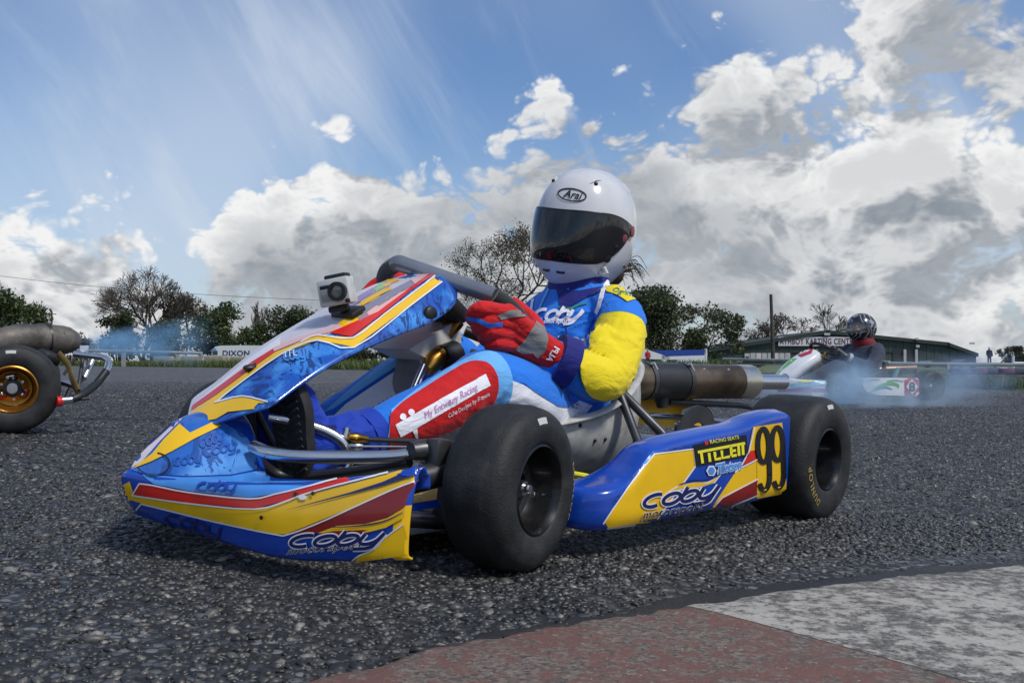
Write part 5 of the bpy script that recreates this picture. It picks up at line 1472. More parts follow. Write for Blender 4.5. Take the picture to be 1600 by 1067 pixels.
# ================================================================== clubhouse
CLAD = bpy.data.materials.new('cladding_green'); CLAD.use_nodes = True
t = NT(CLAD.node_tree)
P_ = t.n('ShaderNodeTexCoord').outputs['Object']
c_ = t.mix(t.noise(P_, .6, 5, .6), (.018, .034, .034, 1), (.042, .068, .064, 1))
b_ = t.n('ShaderNodeBsdfPrincipled', i={'Base Color': c_, 'Roughness': .6})
t.n('ShaderNodeOutputMaterial', i={0: b_})
ROOFM = mat('roof_green', (.020, .030, .027), .6, vary=.2, vscale=1.2)
GREYW = mat('weathered_white', (.42, .42, .42), .6, vary=.15, vscale=2)
DARKW = mat('dark_opening', (.02, .022, .026), .4)
BD = 112.0
def bx(px): return (px - 800) / F_PX * BD
def bz(py): return (566 - py) / F_PX * BD + CAM_H
club = empty('clubhouse', (bx(1315), BD, float(ground_z(bx(1315), BD))))
tag(club, 'long low dark green clubhouse with a name board on its gable', 'building')
ox, oz = bx(1315), float(ground_z(bx(1315), BD))
def W(px, py, d=0.0): return (bx(px) - ox, d, bz(py) - oz)
# gable wall of upright sheets
outline = [(1106, 545), (1292, 516), (1480, 535), (1525, 552)]
ridge_x = np.array([q[0] for q in outline]); ridge_y = np.array([q[1] for q in outline])
xs_ = np.arange(1106, 1526, 6.0)
for k, x0 in enumerate(xs_):
    x1 = min(x0 + 5.7, 1525); ya, yb_ = np.interp([x0, x1], ridge_x, ridge_y)
    d = .03 * (k % 2)
    V = [(bx(x0) - ox, -d, 0), (bx(x1) - ox, -d, 0), (bx(x1) - ox, -d, bz(yb_) - oz - .12), (bx(x0) - ox, -d, bz(ya) - oz - .12), (bx(x0) - ox, .2, 0), (bx(x1) - ox, .2, 0), (bx(x1) - ox, .2, bz(yb_) - oz - .12), (bx(x0) - ox, .2, bz(ya) - oz - .12)]
    mesh('wall_panel', V, [(0, 1, 2, 3), (1, 5, 6, 2), (5, 4, 7, 6), (4, 0, 3, 7)], CLAD, club, False)
for (xa, ya), (xb, yb_) in zip(outline[:-1], outline[1:]):
    V = []
    for dd in (-.45, 26.0):
        V += [W(xa - 1, ya, dd), W(xb + 1, yb_, dd), (W(xb + 1, yb_, dd)[0], dd, W(xb, yb_)[2] - .42), (W(xa - 1, ya, dd)[0], dd, W(xa, ya)[2] - .42)]
    mesh('roof', V, [(0, 1, 2, 3), (4, 7, 6, 5), (0, 4, 5, 1), (1, 5, 6, 2), (2, 6, 7, 3), (3, 7, 4, 0)], ROOFM, club, False)
def clubbox(name, px0, px1, py0, py1, d, th, m_, par=None):
    a, b2 = W(px0, py1), W(px1, py0)
    return MB().box(((a[0] + b2[0]) / 2, -d, (a[2] + b2[2]) / 2), (b2[0] - a[0], th, b2[2] - a[2])).build(name, m_, par or club, smooth=False)
clubbox('wall_band', 1106, 1430, 547, 551, .10, .06, ROOFM)
board = clubbox('name_board', 1215, 1338, 526.5, 540.5, .30, .08, mat('sign_white', (.60, .58, .60), .5, vary=.06))
V, Fc = font_mesh('ATHBOY KARTING CENTRE', .028, 0, 1.12)
lo, hi = V.min(0), V.max(0); U = (V - lo) / (hi - lo)
a_, b2 = W(1217, 538.6), W(1336, 528.4)
mesh('lettering', np.stack([a_[0] + (b2[0] - a_[0]) * U[:, 0], np.full(len(U), -.36), a_[2] + (b2[2] - a_[2]) * U[:, 1]], 1), Fc, mat('sign_letter', (.10, .035, .075), .6), board, False)
for k in range(7): clubbox('window', 1172 + k * 9, 1180 + k * 9, 551.5, 563, .16, .05, GREYW if k % 3 != 1 else LILAC)
clubbox('window_frame', 1163, 1171, 552, 566, .16, .05, GREYW); clubbox('window_frame', 1164.5, 1169.5, 557, 566, .19, .05, DARKW)
clubbox('wall_opening', 1394, 1432, 546, 566, .13, .05, DARKW)
for x in (1410, 1428): clubbox('porch_post', x, x + 4, 546, 566, .3, .2, GREYW)
clubbox('lamp', 1286, 1295, 520.5, 524, .5, .1, GREYW); clubbox('lamp', 1429, 1434, 539, 543, .4, .2, GREYW); clubbox('lamp', 1427, 1432, 528, 531, .6, .2, GREYW); clubbox('gutter_end', 1512, 1520, 535, 538, .5, .1, GREYW)
# wooden pole
pp = at(1207.5, 545, 108.0); pt = at(1204.5, 460, 108.0)
pole = MB().tube([(0, 0, -pp[2]), (0, 0, 0), tuple(pt - pp)], [.24, .22, .17], 10).build('utility_pole', BARK); pole.location = tuple(pp)
tag(pole, 'plain dark wooden pole in front of the clubhouse roof', 'pole')
# overhead wires far left
wm = mat('wire', (.05, .05, .05), .6)
for k, pts in enumerate(([(-60, 424), (130, 446), (330, 461), (520, 470), (640, 474)],)):
    wo = MB().tube([at(x, y, 95.0) for x, y in pts], .022, 5, spans=4).build('overhead_wire', wm)
    tag(wo, 'thin overhead wire crossing the sky on the left', 'wire')
pb = at(80, 566, 95); lp = MB().tube([(0, 0, -.3), (0, 0, 5.2)], .09, 6).box((0, 0, 4.9), (.9, .08, .08)).build('wire_pole', BARK); lp.location = tuple(pb)
tag(lp, 'small dark pole with crossarm above the left kart exhaust', 'pole')

# ================================================================== fences, barriers, vehicles behind the track
RAILM = mat('rail_weathered', (.30, .30, .28), .7, vary=.25, vscale=1.5); CONC = mat('barrier_concrete', (.26, .23, .17), .85, vary=.3, vscale=3, dirt=.4)
def P3(px, py, dist): return at(px, py, dist)
lf_ = empty('guard_rail', tuple(P3(140, 560, 58))); tag(lf_, 'low pale guard rail along the far left track edge', 'fence')
def rel(p, o): return tuple(np.array(p) - np.array(o.location))
for a, b2 in (((120, 547.5), (222, 549.5)), ((222, 549.5), (314, 552))):
    p0, p1 = P3(*a, 58), P3(*b2, 57)
    MB().tube([rel(p0, lf_), rel(p1, lf_)], .10, 4, sx=.6).build('rail', RAILM, lf_, False)
for x in (130, 192, 277, 312):
    p0 = P3(x, 549, 58); MB().box(rel((p0[0], p0[1] + .12, (p0[2] + .02) / 2), lf_), (.22, .16, p0[2] - .02)).build('post', RAILM, lf_, False)
for k, (x0, x1, y0, y1, m_) in enumerate(((281, 316, 556, 566, CONC), (319, 356, 555.5, 566.5, CONC), (359, 392, 557, 567, CONC), (395, 428, 558, 568, CONC), (240, 272, 556.5, 565, CONC))):
    p0, p1 = P3(x0, y1, 60), P3(x1, y0, 60); ctr = (p0 + p1) / 2
    z0 = float(ground_z(ctr[0], ctr[1])) + .02
    o = MB().box((0, 0, (p1[2] - z0) / 2), (p1[0] - p0[0], .5, p1[2] - z0), bev=.12).build('barrier_block', CONC); o.location = (ctr[0], ctr[1], z0)
    tag(o, ['weathered barrier block left of the van front', 'weathered barrier block below the white van cab', 'weathered barrier block below the van middle', 'weathered barrier block beside the kart fairing edge', 'leftmost weathered barrier block by the guard rail'][k], 'barrier', 'barrier blocks on the left')
TYRE_ST = mat('old_tyre', (.02, .02, .021), .8, vary=.4, vscale=2)
# van
vx0, vx1 = at(331, 560, 92), at(428, 560, 92); vg = float(ground_z(vx0[0], vx0[1])); vl = vx1[0] - vx0[0]
vtop = at(380, 539.5, 92)[2] - vg
van = empty('white_van', (vx0[0], 92, vg)); tag(van, 'white delivery van with blue lettering parked behind the left barrier', 'van')
VW = mat('van_white', (.62, .64, .66), .3, coat=.3, vary=.05)
pr = [(0, .45), (.0, 1.25 * vtop / 2), (.02, vtop * .72), (.32, vtop * .93), (.8, vtop * .985), (vl * .55, vtop), (vl - .9, vtop * .985), (vl - .25, vtop * .93), (vl, vtop * .75), (vl, .45)]
MB().loft([[(x, y, z) for x, z in pr] for y in (0, .05, 1.9, 1.95)]).build('body', VW, van, angle=30)
V, Fc = font_mesh('DIXON', .02, 0, 1.05); lo, hi = V.min(0), V.max(0); U = (V - lo) / (hi - lo)
x0, x1 = at(348, 550, 92)[0] - vx0[0], at(390, 550, 92)[0] - vx0[0]; z0, z1 = at(348, 556, 92)[2] - vg, at(348, 547.5, 92)[2] - vg
mesh('lettering', np.stack([x0 + (x1 - x0) * U[:, 0], np.full(len(U), -.03), z0 + (z1 - z0) * U[:, 1]], 1), Fc, NAVY, van, False)
MB().box((.32, -.01, vtop * .62), (.5, .04, .4)).build('cab_window', mat('van_glass', (.03, .05, .07), .1), van)
MB().box((.25, -.01, vtop * .80), (.4, .04, .15)).build('cab_stripe', BLUE_LT, van)
for x in (.9, vl - 1.2): MB().lathe([(0, -.02), (.25, -.02), (.34, 0), (.34, .2)], c=(x, .02, .34), seg=20).build('wheel', RUBBER, van)

# right hand fence with posts
rf = empty('track_fence', tuple(P3(1400, 580, 17.5))); tag(rf, 'grey horizontal rail fence behind the far kart', 'fence')
for a, b2, d0, d1 in (((1130, 561), (1390, 566), 26, 20), ((1390, 568), (1700, 571), 19, 17),):
    p0, p1 = P3(*a, d0), P3(*b2, d1)
    MB().tube([rel(p0, rf), rel(p1, rf)], .035, 8).build('rail', RAILM, rf)
    MB().tube([rel(p0 - np.array([0, 0, .12]), rf), rel(p1 - np.array([0, 0, .12]), rf)], .012, 6).build('wire', RAILM, rf)
for x, y, d in ((1140, 561, 25.8), (1232, 563, 23.6), (1330, 565, 21.4), (1402, 568, 18.9), (1484, 569, 18.3), (1560, 570, 17.9), (1640, 570.5, 17.4)):
    p0 = P3(x, y, d); g0 = float(ground_z(p0[0], p0[1])); MB().box(rel((p0[0], p0[1] + .05, (p0[2] + g0) / 2), rf), (.07, .07, p0[2] - g0)).build('post', RAILM, rf, False)
# paddock awning, trailer and box lorry left of the clubhouse
AW = mat('awning_white', (.66, .67, .70), .6, vary=.05); AB = mat('awning_blue', (.015, .05, .30), .5, vary=.1)
d = 72.0
def prism(o, pts, dep, name, m_):
    q = [np.array(at(x, y, d)) - np.array(o.location) for x, y in pts]
    return MB().loft([q, [v + np.array([0, dep, 0]) for v in q]]).build(name, m_, o, False)
gz_ = empty('paddock_awning', tuple(at(1010, 566, d))); tag(gz_, 'white sloping paddock awning beside the near driver elbow', 'awning')
prism(gz_, [(985, 552), (1002, 543), (1046, 558), (1046, 562), (990, 560)], 3.0, 'canopy', AW)
for x in (988, 1044): prism(gz_, [(x, 560), (x + 1.5, 560), (x + 1.5, 573), (x, 573)], .1, 'leg', GREYW)
tr_ = empty('box_trailer', tuple(at(1065, 572, d + 4))); tag(tr_, 'blue and white box trailer left of the clubhouse', 'trailer')
prism(tr_, [(1020, 547.5), (1103, 546), (1103, 555), (1040, 557)], 2.4, 'upper_body', AB); prism(tr_, [(1034, 555), (1103, 555), (1103, 570), (1034, 572)], 2.3, 'lower_body', AW)
prism(tr_, [(1042, 562), (1058, 562), (1058, 565), (1042, 565)], -.05, 'window', DARKW); prism(tr_, [(1101, 545), (1105, 545), (1105, 571), (1101, 571)], .2, 'corner_post', AW)
for x in (1050, 1085):
    q = np.array(at(x, 571, d)) - np.array(tr_.location); MB().lathe([(0, -.03), (.3, -.03), (.36, 0), (.36, .2)], c=tuple(q), seg=18).build('wheel', RUBBER, tr_)
# small bits of paddock seen over the rail
def figure(px, py_foot, dist, h, top, legs, head, label, facing=0.0):
    p = at(px, py_foot, dist); g0 = float(ground_z(p[0], p[1]))
    b = MB(); k = h / 1.75
    for s in (-1, 1):
        limb(b, [(.0, .09 * s * k, .06 * k), (.01, .10 * s * k, .45 * k), (0, .09 * s * k, .88 * k)], [.05 * k, .065 * k, .085 * k], 10, 3)
        limb(b, [(.02, .09 * s * k, .04 * k), (.14 * k, .10 * s * k, .04 * k)], [.045 * k, .04 * k], 8, 2)
        limb(b, [(0, .19 * s * k, 1.40 * k), (.02, .25 * s * k, 1.12 * k), (.12 * k, .21 * s * k, .92 * k)], [.06 * k, .05 * k, .04 * k], 10, 3)
    b.loft([ring((0, 0, z * k), ry * k, rx * k, 0, 16) for z, ry, rx in ((.82, .15, .10), (.95, .17, .11), (1.2, .17, .12), (1.4, .19, .11), (1.48, .10, .07), (1.56, .06, .06))])
    b.ball((0, 0, 1.64 * k), .105 * k, 14, (1, .85, 1.15))
    o = fuse(b, 'person', .03 * k, top, None, 2)
    o.data.materials.append(legs); o.data.materials.append(head)
    for f in o.data.polygons: f.material_index = 1 if f.center.z < .86 * k else (2 if f.center.z > 1.54 * k else 0)
    o.location = (p[0], p[1], g0); o.rotation_euler = (0, 0, facing)
    return tag(o, label, 'person', 'people in the paddock')
SKIN = mat('skin', (.45, .26, .19), .6, vary=.1)
C_DK = cloth('jacket_dark', (.015, .018, .04)); C_RED = cloth('jacket_red', (.35, .02, .03)); C_WH = cloth('cap_white', (.6, .6, .6)); C_GR = cloth('jacket_grey', (.12, .12, .14))
figure(1546, 575, 75, 1.60, C_DK, C_DK, C_WH, 'person in dark clothes and pale cap behind the right fence', -1.6)
figure(1012, 573, 66, 1.3, C_RED, C_DK, SKIN, 'small person in a red jacket under the white awning', -1.4)
# painted box and white gate at the far right
q = at(1566, 587, 19.5); o = MB().box((0, 0, .10), (.17, .14, .20), bev=.01).build('marker_box', AW); o.location = (q[0], q[1], float(ground_z(q[0], q[1])) + .05); tag(o, 'pale square marker box by the fence at far right', 'box')
gt = empty('white_gate', tuple(at(1583, 590, 19.0))); tag(gt, 'white framed gate at the right picture edge', 'gate')
for x in (1583, 1650):
    a_ = at(x, 556, 19.0); b2 = at(x, 589, 19.0); MB().tube([rel(a_, gt), rel(b2, gt)], .028, 8).build('post', AW, gt)
for y in (567, 586): MB().tube([rel(at(1583, y, 19.0), gt), rel(at(1650, y, 19.0), gt)], .02, 8).build('rail', AW, gt)
MB().grid([[rel(at(1586, 569, 19.02), gt), rel(at(1648, 569, 19.02), gt)], [rel(at(1586, 582, 19.02), gt), rel(at(1648, 582, 19.02), gt)]]).build('panel', GREYP, gt)
# low tyre walls: each wall is one bolted-up barrier, each tyre a piece of it
TYC = [mat('tyre_painted_violet', (.11, .05, .10), .7, vary=.3), mat('tyre_painted_dark', (.03, .03, .045), .7, vary=.3), mat('tyre_painted_red', (.12, .03, .06), .7, vary=.3)]
ring_me = {}
def wall_tyre(root, px, py, dist, k, m_):
    q = at(px, py, dist); g0 = float(ground_z(q[0], q[1])) + .05
    if m_.name not in ring_me:
        pr_ = [(.13, -.07), (.20, -.085), (.27, -.06), (.29, 0), (.27, .06), (.20, .085), (.13, .07), (.14, 0)]
        o = MB().lathe([(r_ * .62, h_ * .62) for r_, h_ in pr_], axis='z', seg=20, closed=True).build('tyre', m_, root); ring_me[m_.name] = o.data
    else:
        o = link(bpy.data.objects.new('tyre', ring_me[m_.name]), root)
    o.location = tuple(np.array([q[0], q[1], g0 + .055 + k * .105]) - np.array(root.location))
tw = empty('tyre_barrier', tuple(at(1500, 596, 15.6))); tag(tw, 'low barrier of violet and red painted tyres on the right verge', 'barrier')
for k in range(9):
    for lay_ in range(1 + (k % 3 != 1)): wall_tyre(tw, 1500 + k * 14, 596, 15.6 + .02 * k, lay_, TYC[(k * 2 + lay_) % 3])
tw = empty('tyre_barrier', tuple(at(525, 571, 50))); tag(tw, 'row of dark tyres on the far verge below the kart fairing', 'barrier')
for k in range(7): wall_tyre(tw, 525 + k * 16, 571, 50, 0, TYRE_ST)
# cars and karts parked behind the rail, only their upper halves show
def parked(px0, px1, top, dist, m_, label):
    a_, b2 = at(px0, 566, dist), at(px1, 566, dist); g0 = float(ground_z(a_[0], a_[1])); L = b2[0] - a_[0]; H = at(px0, top, dist)[2] - g0
    r0 = empty('parked_car', (a_[0], a_[1], g0)); tag(r0, label, 'car')
    side = [(0, .22 * H), (.02 * L, .55 * H), (.2 * L, .62 * H), (.33 * L, .97 * H), (.55 * L, H), (.78 * L, .93 * H), (.92 * L, .62 * H), (L, .55 * H), (L, .22 * H)]
    MB().loft([[(x, y, z) for x, z in side] for y in (0, .06, 1.5, 1.56)]).build('body', m_, r0, angle=25)
    MB().loft([[(x, y, z) for x, z in ((.24 * L, .64 * H), (.35 * L, .92 * H), (.75 * L, .90 * H), (.86 * L, .64 * H))] for y in (-.012, .02)]).build('window', DARKW, r0, False)
    for x in (.2 * L, .8 * L): MB().lathe([(0, -.03), (.16 * H, -.03), (.22 * H, 0), (.22 * H, .2)], c=(x, .0, .22 * H), seg=18).build('wheel', RUBBER, r0)
parked(1150, 1196, 560, 60, C_DK, 'dark car parked left of the far kart nose')
parked(1440, 1492, 563, 52, mat('car_blue', (.02, .06, .16), .3, coat=.5), 'blue car parked behind the fence right of far driver')
parked(1496, 1528, 562, 55, mat('car_navy', (.02, .025, .06), .3, coat=.5), 'navy car parked behind the fence left of standing person')
# ================================================================== the other two karts
class Frame:
    """kart axes: x forward, y left, z up, origin on the ground under the rear axle"""
    def __init__(s, yaw_deg, origin):
        x, y = origin[:2]
        e = .15
        gx = float(ground_z(x + e, y) - ground_z(x - e, y)) / (2 * e)
        s.R3 = Matrix.Rotation(-math.atan(gx), 3, 'Y') @ Matrix.Rotation(math.radians(180 + yaw_deg), 3, 'Z')
        s.R = np.array(s.R3); s.O = np.array([x, y, float(ground_z(x, y))]) if len(origin) < 3 else np.array(origin)
        s.M = Matrix.Translation(Vector(s.O)) @ s.R3.to_4x4()
        s.Mi = s.R.T; s.C = s.Mi @ (CAMP - s.O)
    def loc(s, p): return s.Mi @ (np.asarray(p) - s.O)
    def plane(s, px, py, axis, val):
        d = s.Mi @ ray(px, py); return s.C + d * ((val - s.C[axis]) / d[axis])
    def y(s, px, py, y): return tuple(s.plane(px, py, 1, y))
    def x(s, px, py, x): return tuple(s.plane(px, py, 0, x))

# ---- kart leaving the picture on the left
hub = at(14, 602, 2.86)
lt = Matrix.Rotation(math.radians(180 + 26), 3, 'Z') @ Vector((0, 1, 0))
F2 = Frame(26, (hub[0] - lt.x * .50, hub[1] - lt.y * .50))
k2 = empty('racing_kart', matrix=F2.M)
tag(k2, 'kart with gold wheel rims and smoking exhaust cut off by the left picture edge', 'kart', 'racing karts')
for side in (1, -1):
    w2 = make_wheel(k2, (0, .42 * side, .137), .137, .150, RIM_GOLD, 0, side, rb=.072, nut=False)
    make_wheel(k2, (1.0, .42 * side, .128), .128, .112, RIM_GOLD, 0, side)
    if side == 1:
        for a in range(3):
            q = math.radians(90 + a * 120); MB().tube([(.014 * math.cos(q), .015, .014 * math.sin(q)), (.036 * math.cos(q), .012, .036 * math.sin(q))], [.010, .013], 10).build('hub_arm', STEEL_DK, w2)
            MB().ball((.033 * math.cos(q), .022, .033 * math.sin(q)), .006, 10).build('bolt', STEEL, w2)
        MB().lathe([(0, .036), (.015, .036), (.017, .032), (.017, .0)], seg=24).build('axle_end', STEEL, w2)
        MB().lathe([(.017, .030), (.026, .028), (.028, .0)], seg=24).build('hub', BLACK, w2)
        for q, m_ in ((200, RED), (320, RED), (75, STEEL)): MB().box((.036 * math.cos(math.radians(q)), .010, .036 * math.sin(math.radians(q))), (.026, .01, .014), Matrix.Rotation(math.radians(90 - q), 3, 'Y'), .003).build('hub_clamp', m_, w2)
MB().tube([(0, -.46, .141), (0, .46, .141)], .0145, 16).build('rear_axle', STEEL, k2)
PIPE = mat('pipe_grimy_steel', (.20, .175, .145), .5, metal=.7, vary=.5, vscale=14, bump=.5, bscale=60, dirt=.8, dirtcol=(.05, .045, .04))
def f2(px, py, d): return tuple(F2.loc(at(px, py, d)))
MB().tube([f2(-120, 545, 2.85), f2(-60, 540, 2.95), f2(0, 534, 3.05), f2(30, 529, 3.12), f2(72, 529, 3.2), f2(95, 531, 3.24), f2(106, 532, 3.26)], [.028, .036, .044, .049, .050, .050, .047], 30).build('exhaust_pipe', PIPE, k2)
MB().tube([f2(104, 532, 3.255), f2(116, 534, 3.28), f2(121, 535, 3.29)], [.047, .036, .024], 30).build('pipe_end_cone', PIPE, k2)
MB().tube([f2(119, 534.5, 3.285), f2(136, 537, 3.32)], [.0165, .0165], 20, cap=False).build('tail_pipe', STEEL_DK, k2)
for x in (63, 74): MB().tube([f2(x - 4, 529, 3.2), f2(x + 4, 529, 3.21)], .053, 28).build('clamp_band', BLACK, k2)
MB().tube([f2(60, 551, 3.12), f2(72, 560, 3.12), f2(90, 563, 3.15)], [.02, .03, .02], 12).build('pipe_cradle', BLACK, k2)
MB().tube([f2(116, 553, 3.15), f2(150, 557, 3.15), f2(164, 560, 3.14), f2(170, 567, 3.13), f2(166, 580, 3.1), f2(150, 600, 3.05), f2(128, 617, 2.98), f2(112, 624, 2.95), f2(94, 626, 2.93)], .0115, 14, spans=5).build('rear_bumper', STEEL, k2)
MB().tube([f2(166, 580, 3.099), f2(150, 600, 3.049), f2(128, 617, 2.979), f2(112, 624, 2.949)], .0128, 14, spans=5).build('bumper_sleeve', BLACK, k2)
MB().tube([f2(96, 627, 2.93), f2(88, 627, 2.92)], .0165, 16).build('bumper_clamp', RED, k2)
MB().tube([f2(98, 626, 2.95), f2(140, 622, 2.98)], .006, 8).build('bumper_stay', STEEL_DK, k2)
GOLDM = mat('strap_gold', (.28, .19, .06), .4, metal=.7, vary=.3)
MB().tube([f2(92, 553, 3.1), f2(106, 570, 3.07), f2(113, 592, 3.03), f2(122, 612, 2.99)], .0125, 10, spans=5, sx=.5).build('exhaust_hanger', GOLDM, k2)
for a, b2, r_ in (((130, 556, 3.2), (122, 610, 3.1), .006), ((146, 560, 3.2), (132, 590, 3.15), .010), ((133, 590, 3.15), (122, 598, 3.15), .008), ((95, 597, 3.1), (120, 604, 3.1), .010), ((100, 585, 3.2), (128, 545, 3.25), .005), ((98, 630, 3.2), (112, 600, 3.2), .012)):
    MB().tube([f2(*a), f2(*b2)], r_, 10).build('rear_frame_tube', STEEL if r_ > .007 else STEEL_DK, k2)
MB().box(f2(131, 551, 3.2), (.03, .012, .05), bev=.003).build('rear_bracket', STEEL, k2)
c2 = MB()
for s in (-1, 1): c2.tube([(1.06, .2 * s, .055), (.55, .22 * s, .05), (.25, .29 * s, .05), (-.10, .30 * s, .08)], .014, 10, spans=6)
c2.tube([(1.06, -.2, .055), (1.06, .2, .055)], .014, 10); c2.tube([(.12, -.30, .055), (.12, .30, .055)], .014, 10)
c2.build('chassis_frame', STEEL_DK, k2)
st2 = seat.copy(); st2.name = 'seat'; COL.objects.link(st2); st2.parent = k2
MB().box((.55, .40, .13), (.55, .12, .14), bev=.03).build('side_pod', WHITE, k2); MB().box((.55, -.40, .13), (.55, .12, .14), bev=.03).build('side_pod', WHITE, k2)
MB().box((1.25, 0, .11), (.16, .8, .12), bev=.04).build('nose_cone', WHITE, k2)

# ---- white kart number 8 in the smoke
r8 = at(1457, 602, 8.75)
F3 = Frame(20, (r8[0] - math.sin(math.radians(20)) * .48, r8[1] + math.cos(math.radians(20)) * .48))
k3 = empty('racing_kart', matrix=F3.M)
tag(k3, 'white and green kart numbered 8 in blue smoke on the right', 'kart', 'racing karts')
for side in (1, -1):
    make_wheel(k3, (0, .42 * side, .14), .14, .18, RIM_BLACK, 0, side, nut=False, marks=False)
    make_wheel(k3, (1.06, .44 * side, .128), .128, .115, RIM_BLACK, math.radians(6), side, marks=False)
MB().tube([(0, -.46, .14), (0, .46, .14)], .0145, 12).build('rear_axle', STEEL, k3)
c3 = MB()
for s in (-1, 1): c3.tube([(1.06, .2 * s, .055), (.55, .22 * s, .05), (.25, .29 * s, .05), (-.10, .30 * s, .08)], .014, 8, spans=4)
c3.tube([(1.06, -.2, .055), (1.06, .2, .055)], .014, 8); c3.tube([(.12, -.30, .055), (.12, .30, .055)], .014, 8)
c3.build('chassis_frame', STEEL_DK, k3)
WH8 = mat('kart_white', (.68, .68, .68), .25, coat=.3, vary=.05); GR8 = mat('kart_green', (.08, .42, .06), .3); RD8 = mat('kart_red', (.42, .02, .05), .3); PU8 = mat('kart_purple', (.32, .06, .36), .3); TE8 = mat('kart_teal', (.03, .22, .24), .3); SK8 = mat('kart_pale_blue', (.28, .52, .66), .3)
def pod8(side):
    ys_ = .47 * side
    q = [F3.y(*p, .47) for p in ((1348, 602), (1350, 592), (1358, 590.5), (1434, 590.5), (1436, 593), (1436, 615), (1432, 618.5), (1372, 617), (1356, 613))]
    return MB().loft([[(a, y_ * side, c + dz) for a, _, c in q] for y_, dz in ((.30, 0), (.45, 0), (.468, -.001), (.47, -.002))]).build('side_pod', WH8, k3, angle=25)
p8 = pod8(1); pod8(-1)
P8 = Panel([p8], F3.Mi, F3.C)
decal(P8, [(1413, 590.5), (1435, 591), (1436, 616), (1433, 618), (1414, 617.5)], RD8, 'number_panel', p8, .003, 4)
decal(P8, [(1424, 591.5), (1434, 604), (1424.5, 616.5), (1415, 604)], WH8, 'number_panel', p8, .006, 4)
text_decal(P8, '8', ((1420, 611), (1428.5, 611), (1428.5, 597), (1420, 597)), BLACKP, 'race_number', p8, .009, .03)
stroke(P8, [(1362, 610), (1375, 602), (1390, 599), (1402, 601), (1404, 606)], [1, 3, 5, 4, 1], GR8, 'swoosh', p8, .004)
stroke(P8, [(1358, 613), (1372, 607), (1384, 605), (1394, 608)], [1, 3, 3, 1], TE8, 'swoosh', p8, .004)
stroke(P8, [(1352, 597), (1362, 593), (1375, 593)], [1, 2, 1], GREYP, 'swoosh', p8, .004)
stroke(P8, [(1385, 595), (1400, 594), (1412, 596)], [1, 2, 1], GREYP, 'swoosh', p8, .004)
# nose with swept wing
nq = []
for px, y_, z0, z1, fwd_ in ((0, 0, .06, .20, 0), (0, .15, .05, .20, -.02), (0, .30, .05, .19, -.06), (0, .42, .05, .185, -.16), (0, .455, .06, .18, -.30)):
    nq.append((1.47 + fwd_, y_, z0, z1))
nq = [(x, -y_, a, b2) for x, y_, a, b2 in nq[:0:-1]] + nq
sec8 = [[(x, y_, a), (x + .015, y_, (a + b2) / 2 - .02), (x, y_, b2 - .03), (x - .02, y_, b2), (x - .10, y_ * .97, b2 + .01), (x - .10, y_ * .97, a)] for x, y_, a, b2 in nq]
n8 = MB().loft(sec8).build('nose_cone', WH8, k3, angle=35)
N8 = Panel([n8], F3.Mi, F3.C)
decal(N8, [(1232, 600), (1270, 596), (1312, 592), (1312, 600), (1270, 604), (1238, 606)], SK8, 'vinyl_print', n8, .003, 4)
decal(N8, [(1215, 608), (1260, 606), (1313, 607), (1313, 613), (1260, 611), (1216, 612)], PU8, 'vinyl_print', n8, .003, 4)
decal(N8, [(1245, 596), (1275, 592), (1300, 590), (1290, 594), (1262, 598)], BRIGHTY, 'vinyl_print', n8, .005, 4)
# fairing
fr8 = []
for x, hw, z in ((1.42, .06, .22), (1.34, .12, .28), (1.23, .14, .37), (1.11, .145, .44), (1.03, .13, .475), (.97, .08, .48)):
    fr8.append([(x - .02 * abs(k), k * hw, z - .045 * abs(k) ** 2) for k in np.linspace(-1, 1, 9)] + [(x - .035, hw, z - .12)])
f8 = MB().grid(spline_grid(np.array(fr8), 4, 2)).build('front_fairing', WH8, k3, angle=60)
md = f8.modifiers.new('shell', 'SOLIDIFY'); md.thickness = .004
E8 = Panel([f8], F3.Mi, F3.C)
decal(E8, [(1205, 590), (1212, 574), (1226, 562), (1246, 560), (1236, 568), (1222, 578), (1212, 592)], GR8, 'vinyl_print', f8, .003, 4)
decal(E8, [(1240, 552), (1256, 544), (1272, 544), (1268, 552), (1252, 558)], RD8, 'number_panel', f8, .004, 4)
text_decal(E8, '8', ((1249, 554), (1257, 552), (1262, 546), (1254, 547)), WH8, 'race_number', f8, .006, .03)
s8 = seat.copy(); s8.data = seat.data.copy(); s8.data.materials.clear(); s8.data.materials.append(BLACK); s8.name = 'seat'; COL.objects.link(s8); s8.parent = k3; s8.scale = (1.0, 1.08, 1.0); s8.location = (.0, 0, .01)
MB().tube([(.26, .25, .20), (.22, .28, .30)], [.03, .02], 10).build('chain_oiler', mat('oiler_teal', (.10, .25, .25), .4), k3)
MB().tube([(.20, -.25, .27), (-.1, -.22, .28), (-.35, -.1, .29)], [.03, .05, .05], 16).build('silencer', EXH, k3)
sc8 = np.array([.83, 0, .45])
ringp = [sc8 + .15 * (math.cos(q) * SWu + math.sin(q) * np.array([0, 1, 0])) for q in np.linspace(0, 2 * math.pi, 33)]
MB().tube(ringp, .015, 10, cap=False).build('steering_wheel', BLACK, k3)
MB().tube([sc8, sc8 - SWn * .30], .012, 10).build('steering_column', BRASS, k3)
MB().tube([(-.06, .29, .09), (-.16, .38, .10), (-.20, .40, .14), (-.16, .40, .185), (-.04, .33, .19)], .013, 10, spans=5).build('rear_bumper', WH8, k3)
MB().tube([(-.20, .38, .14), (-.24, 0, .14), (-.20, -.38, .14)], .011, 10, spans=5).build('rear_bumper', WH8, k3)
MB().box((.20, -.29, .15), (.16, .12, .16), bev=.015).build('engine', STEEL_DK, k3)

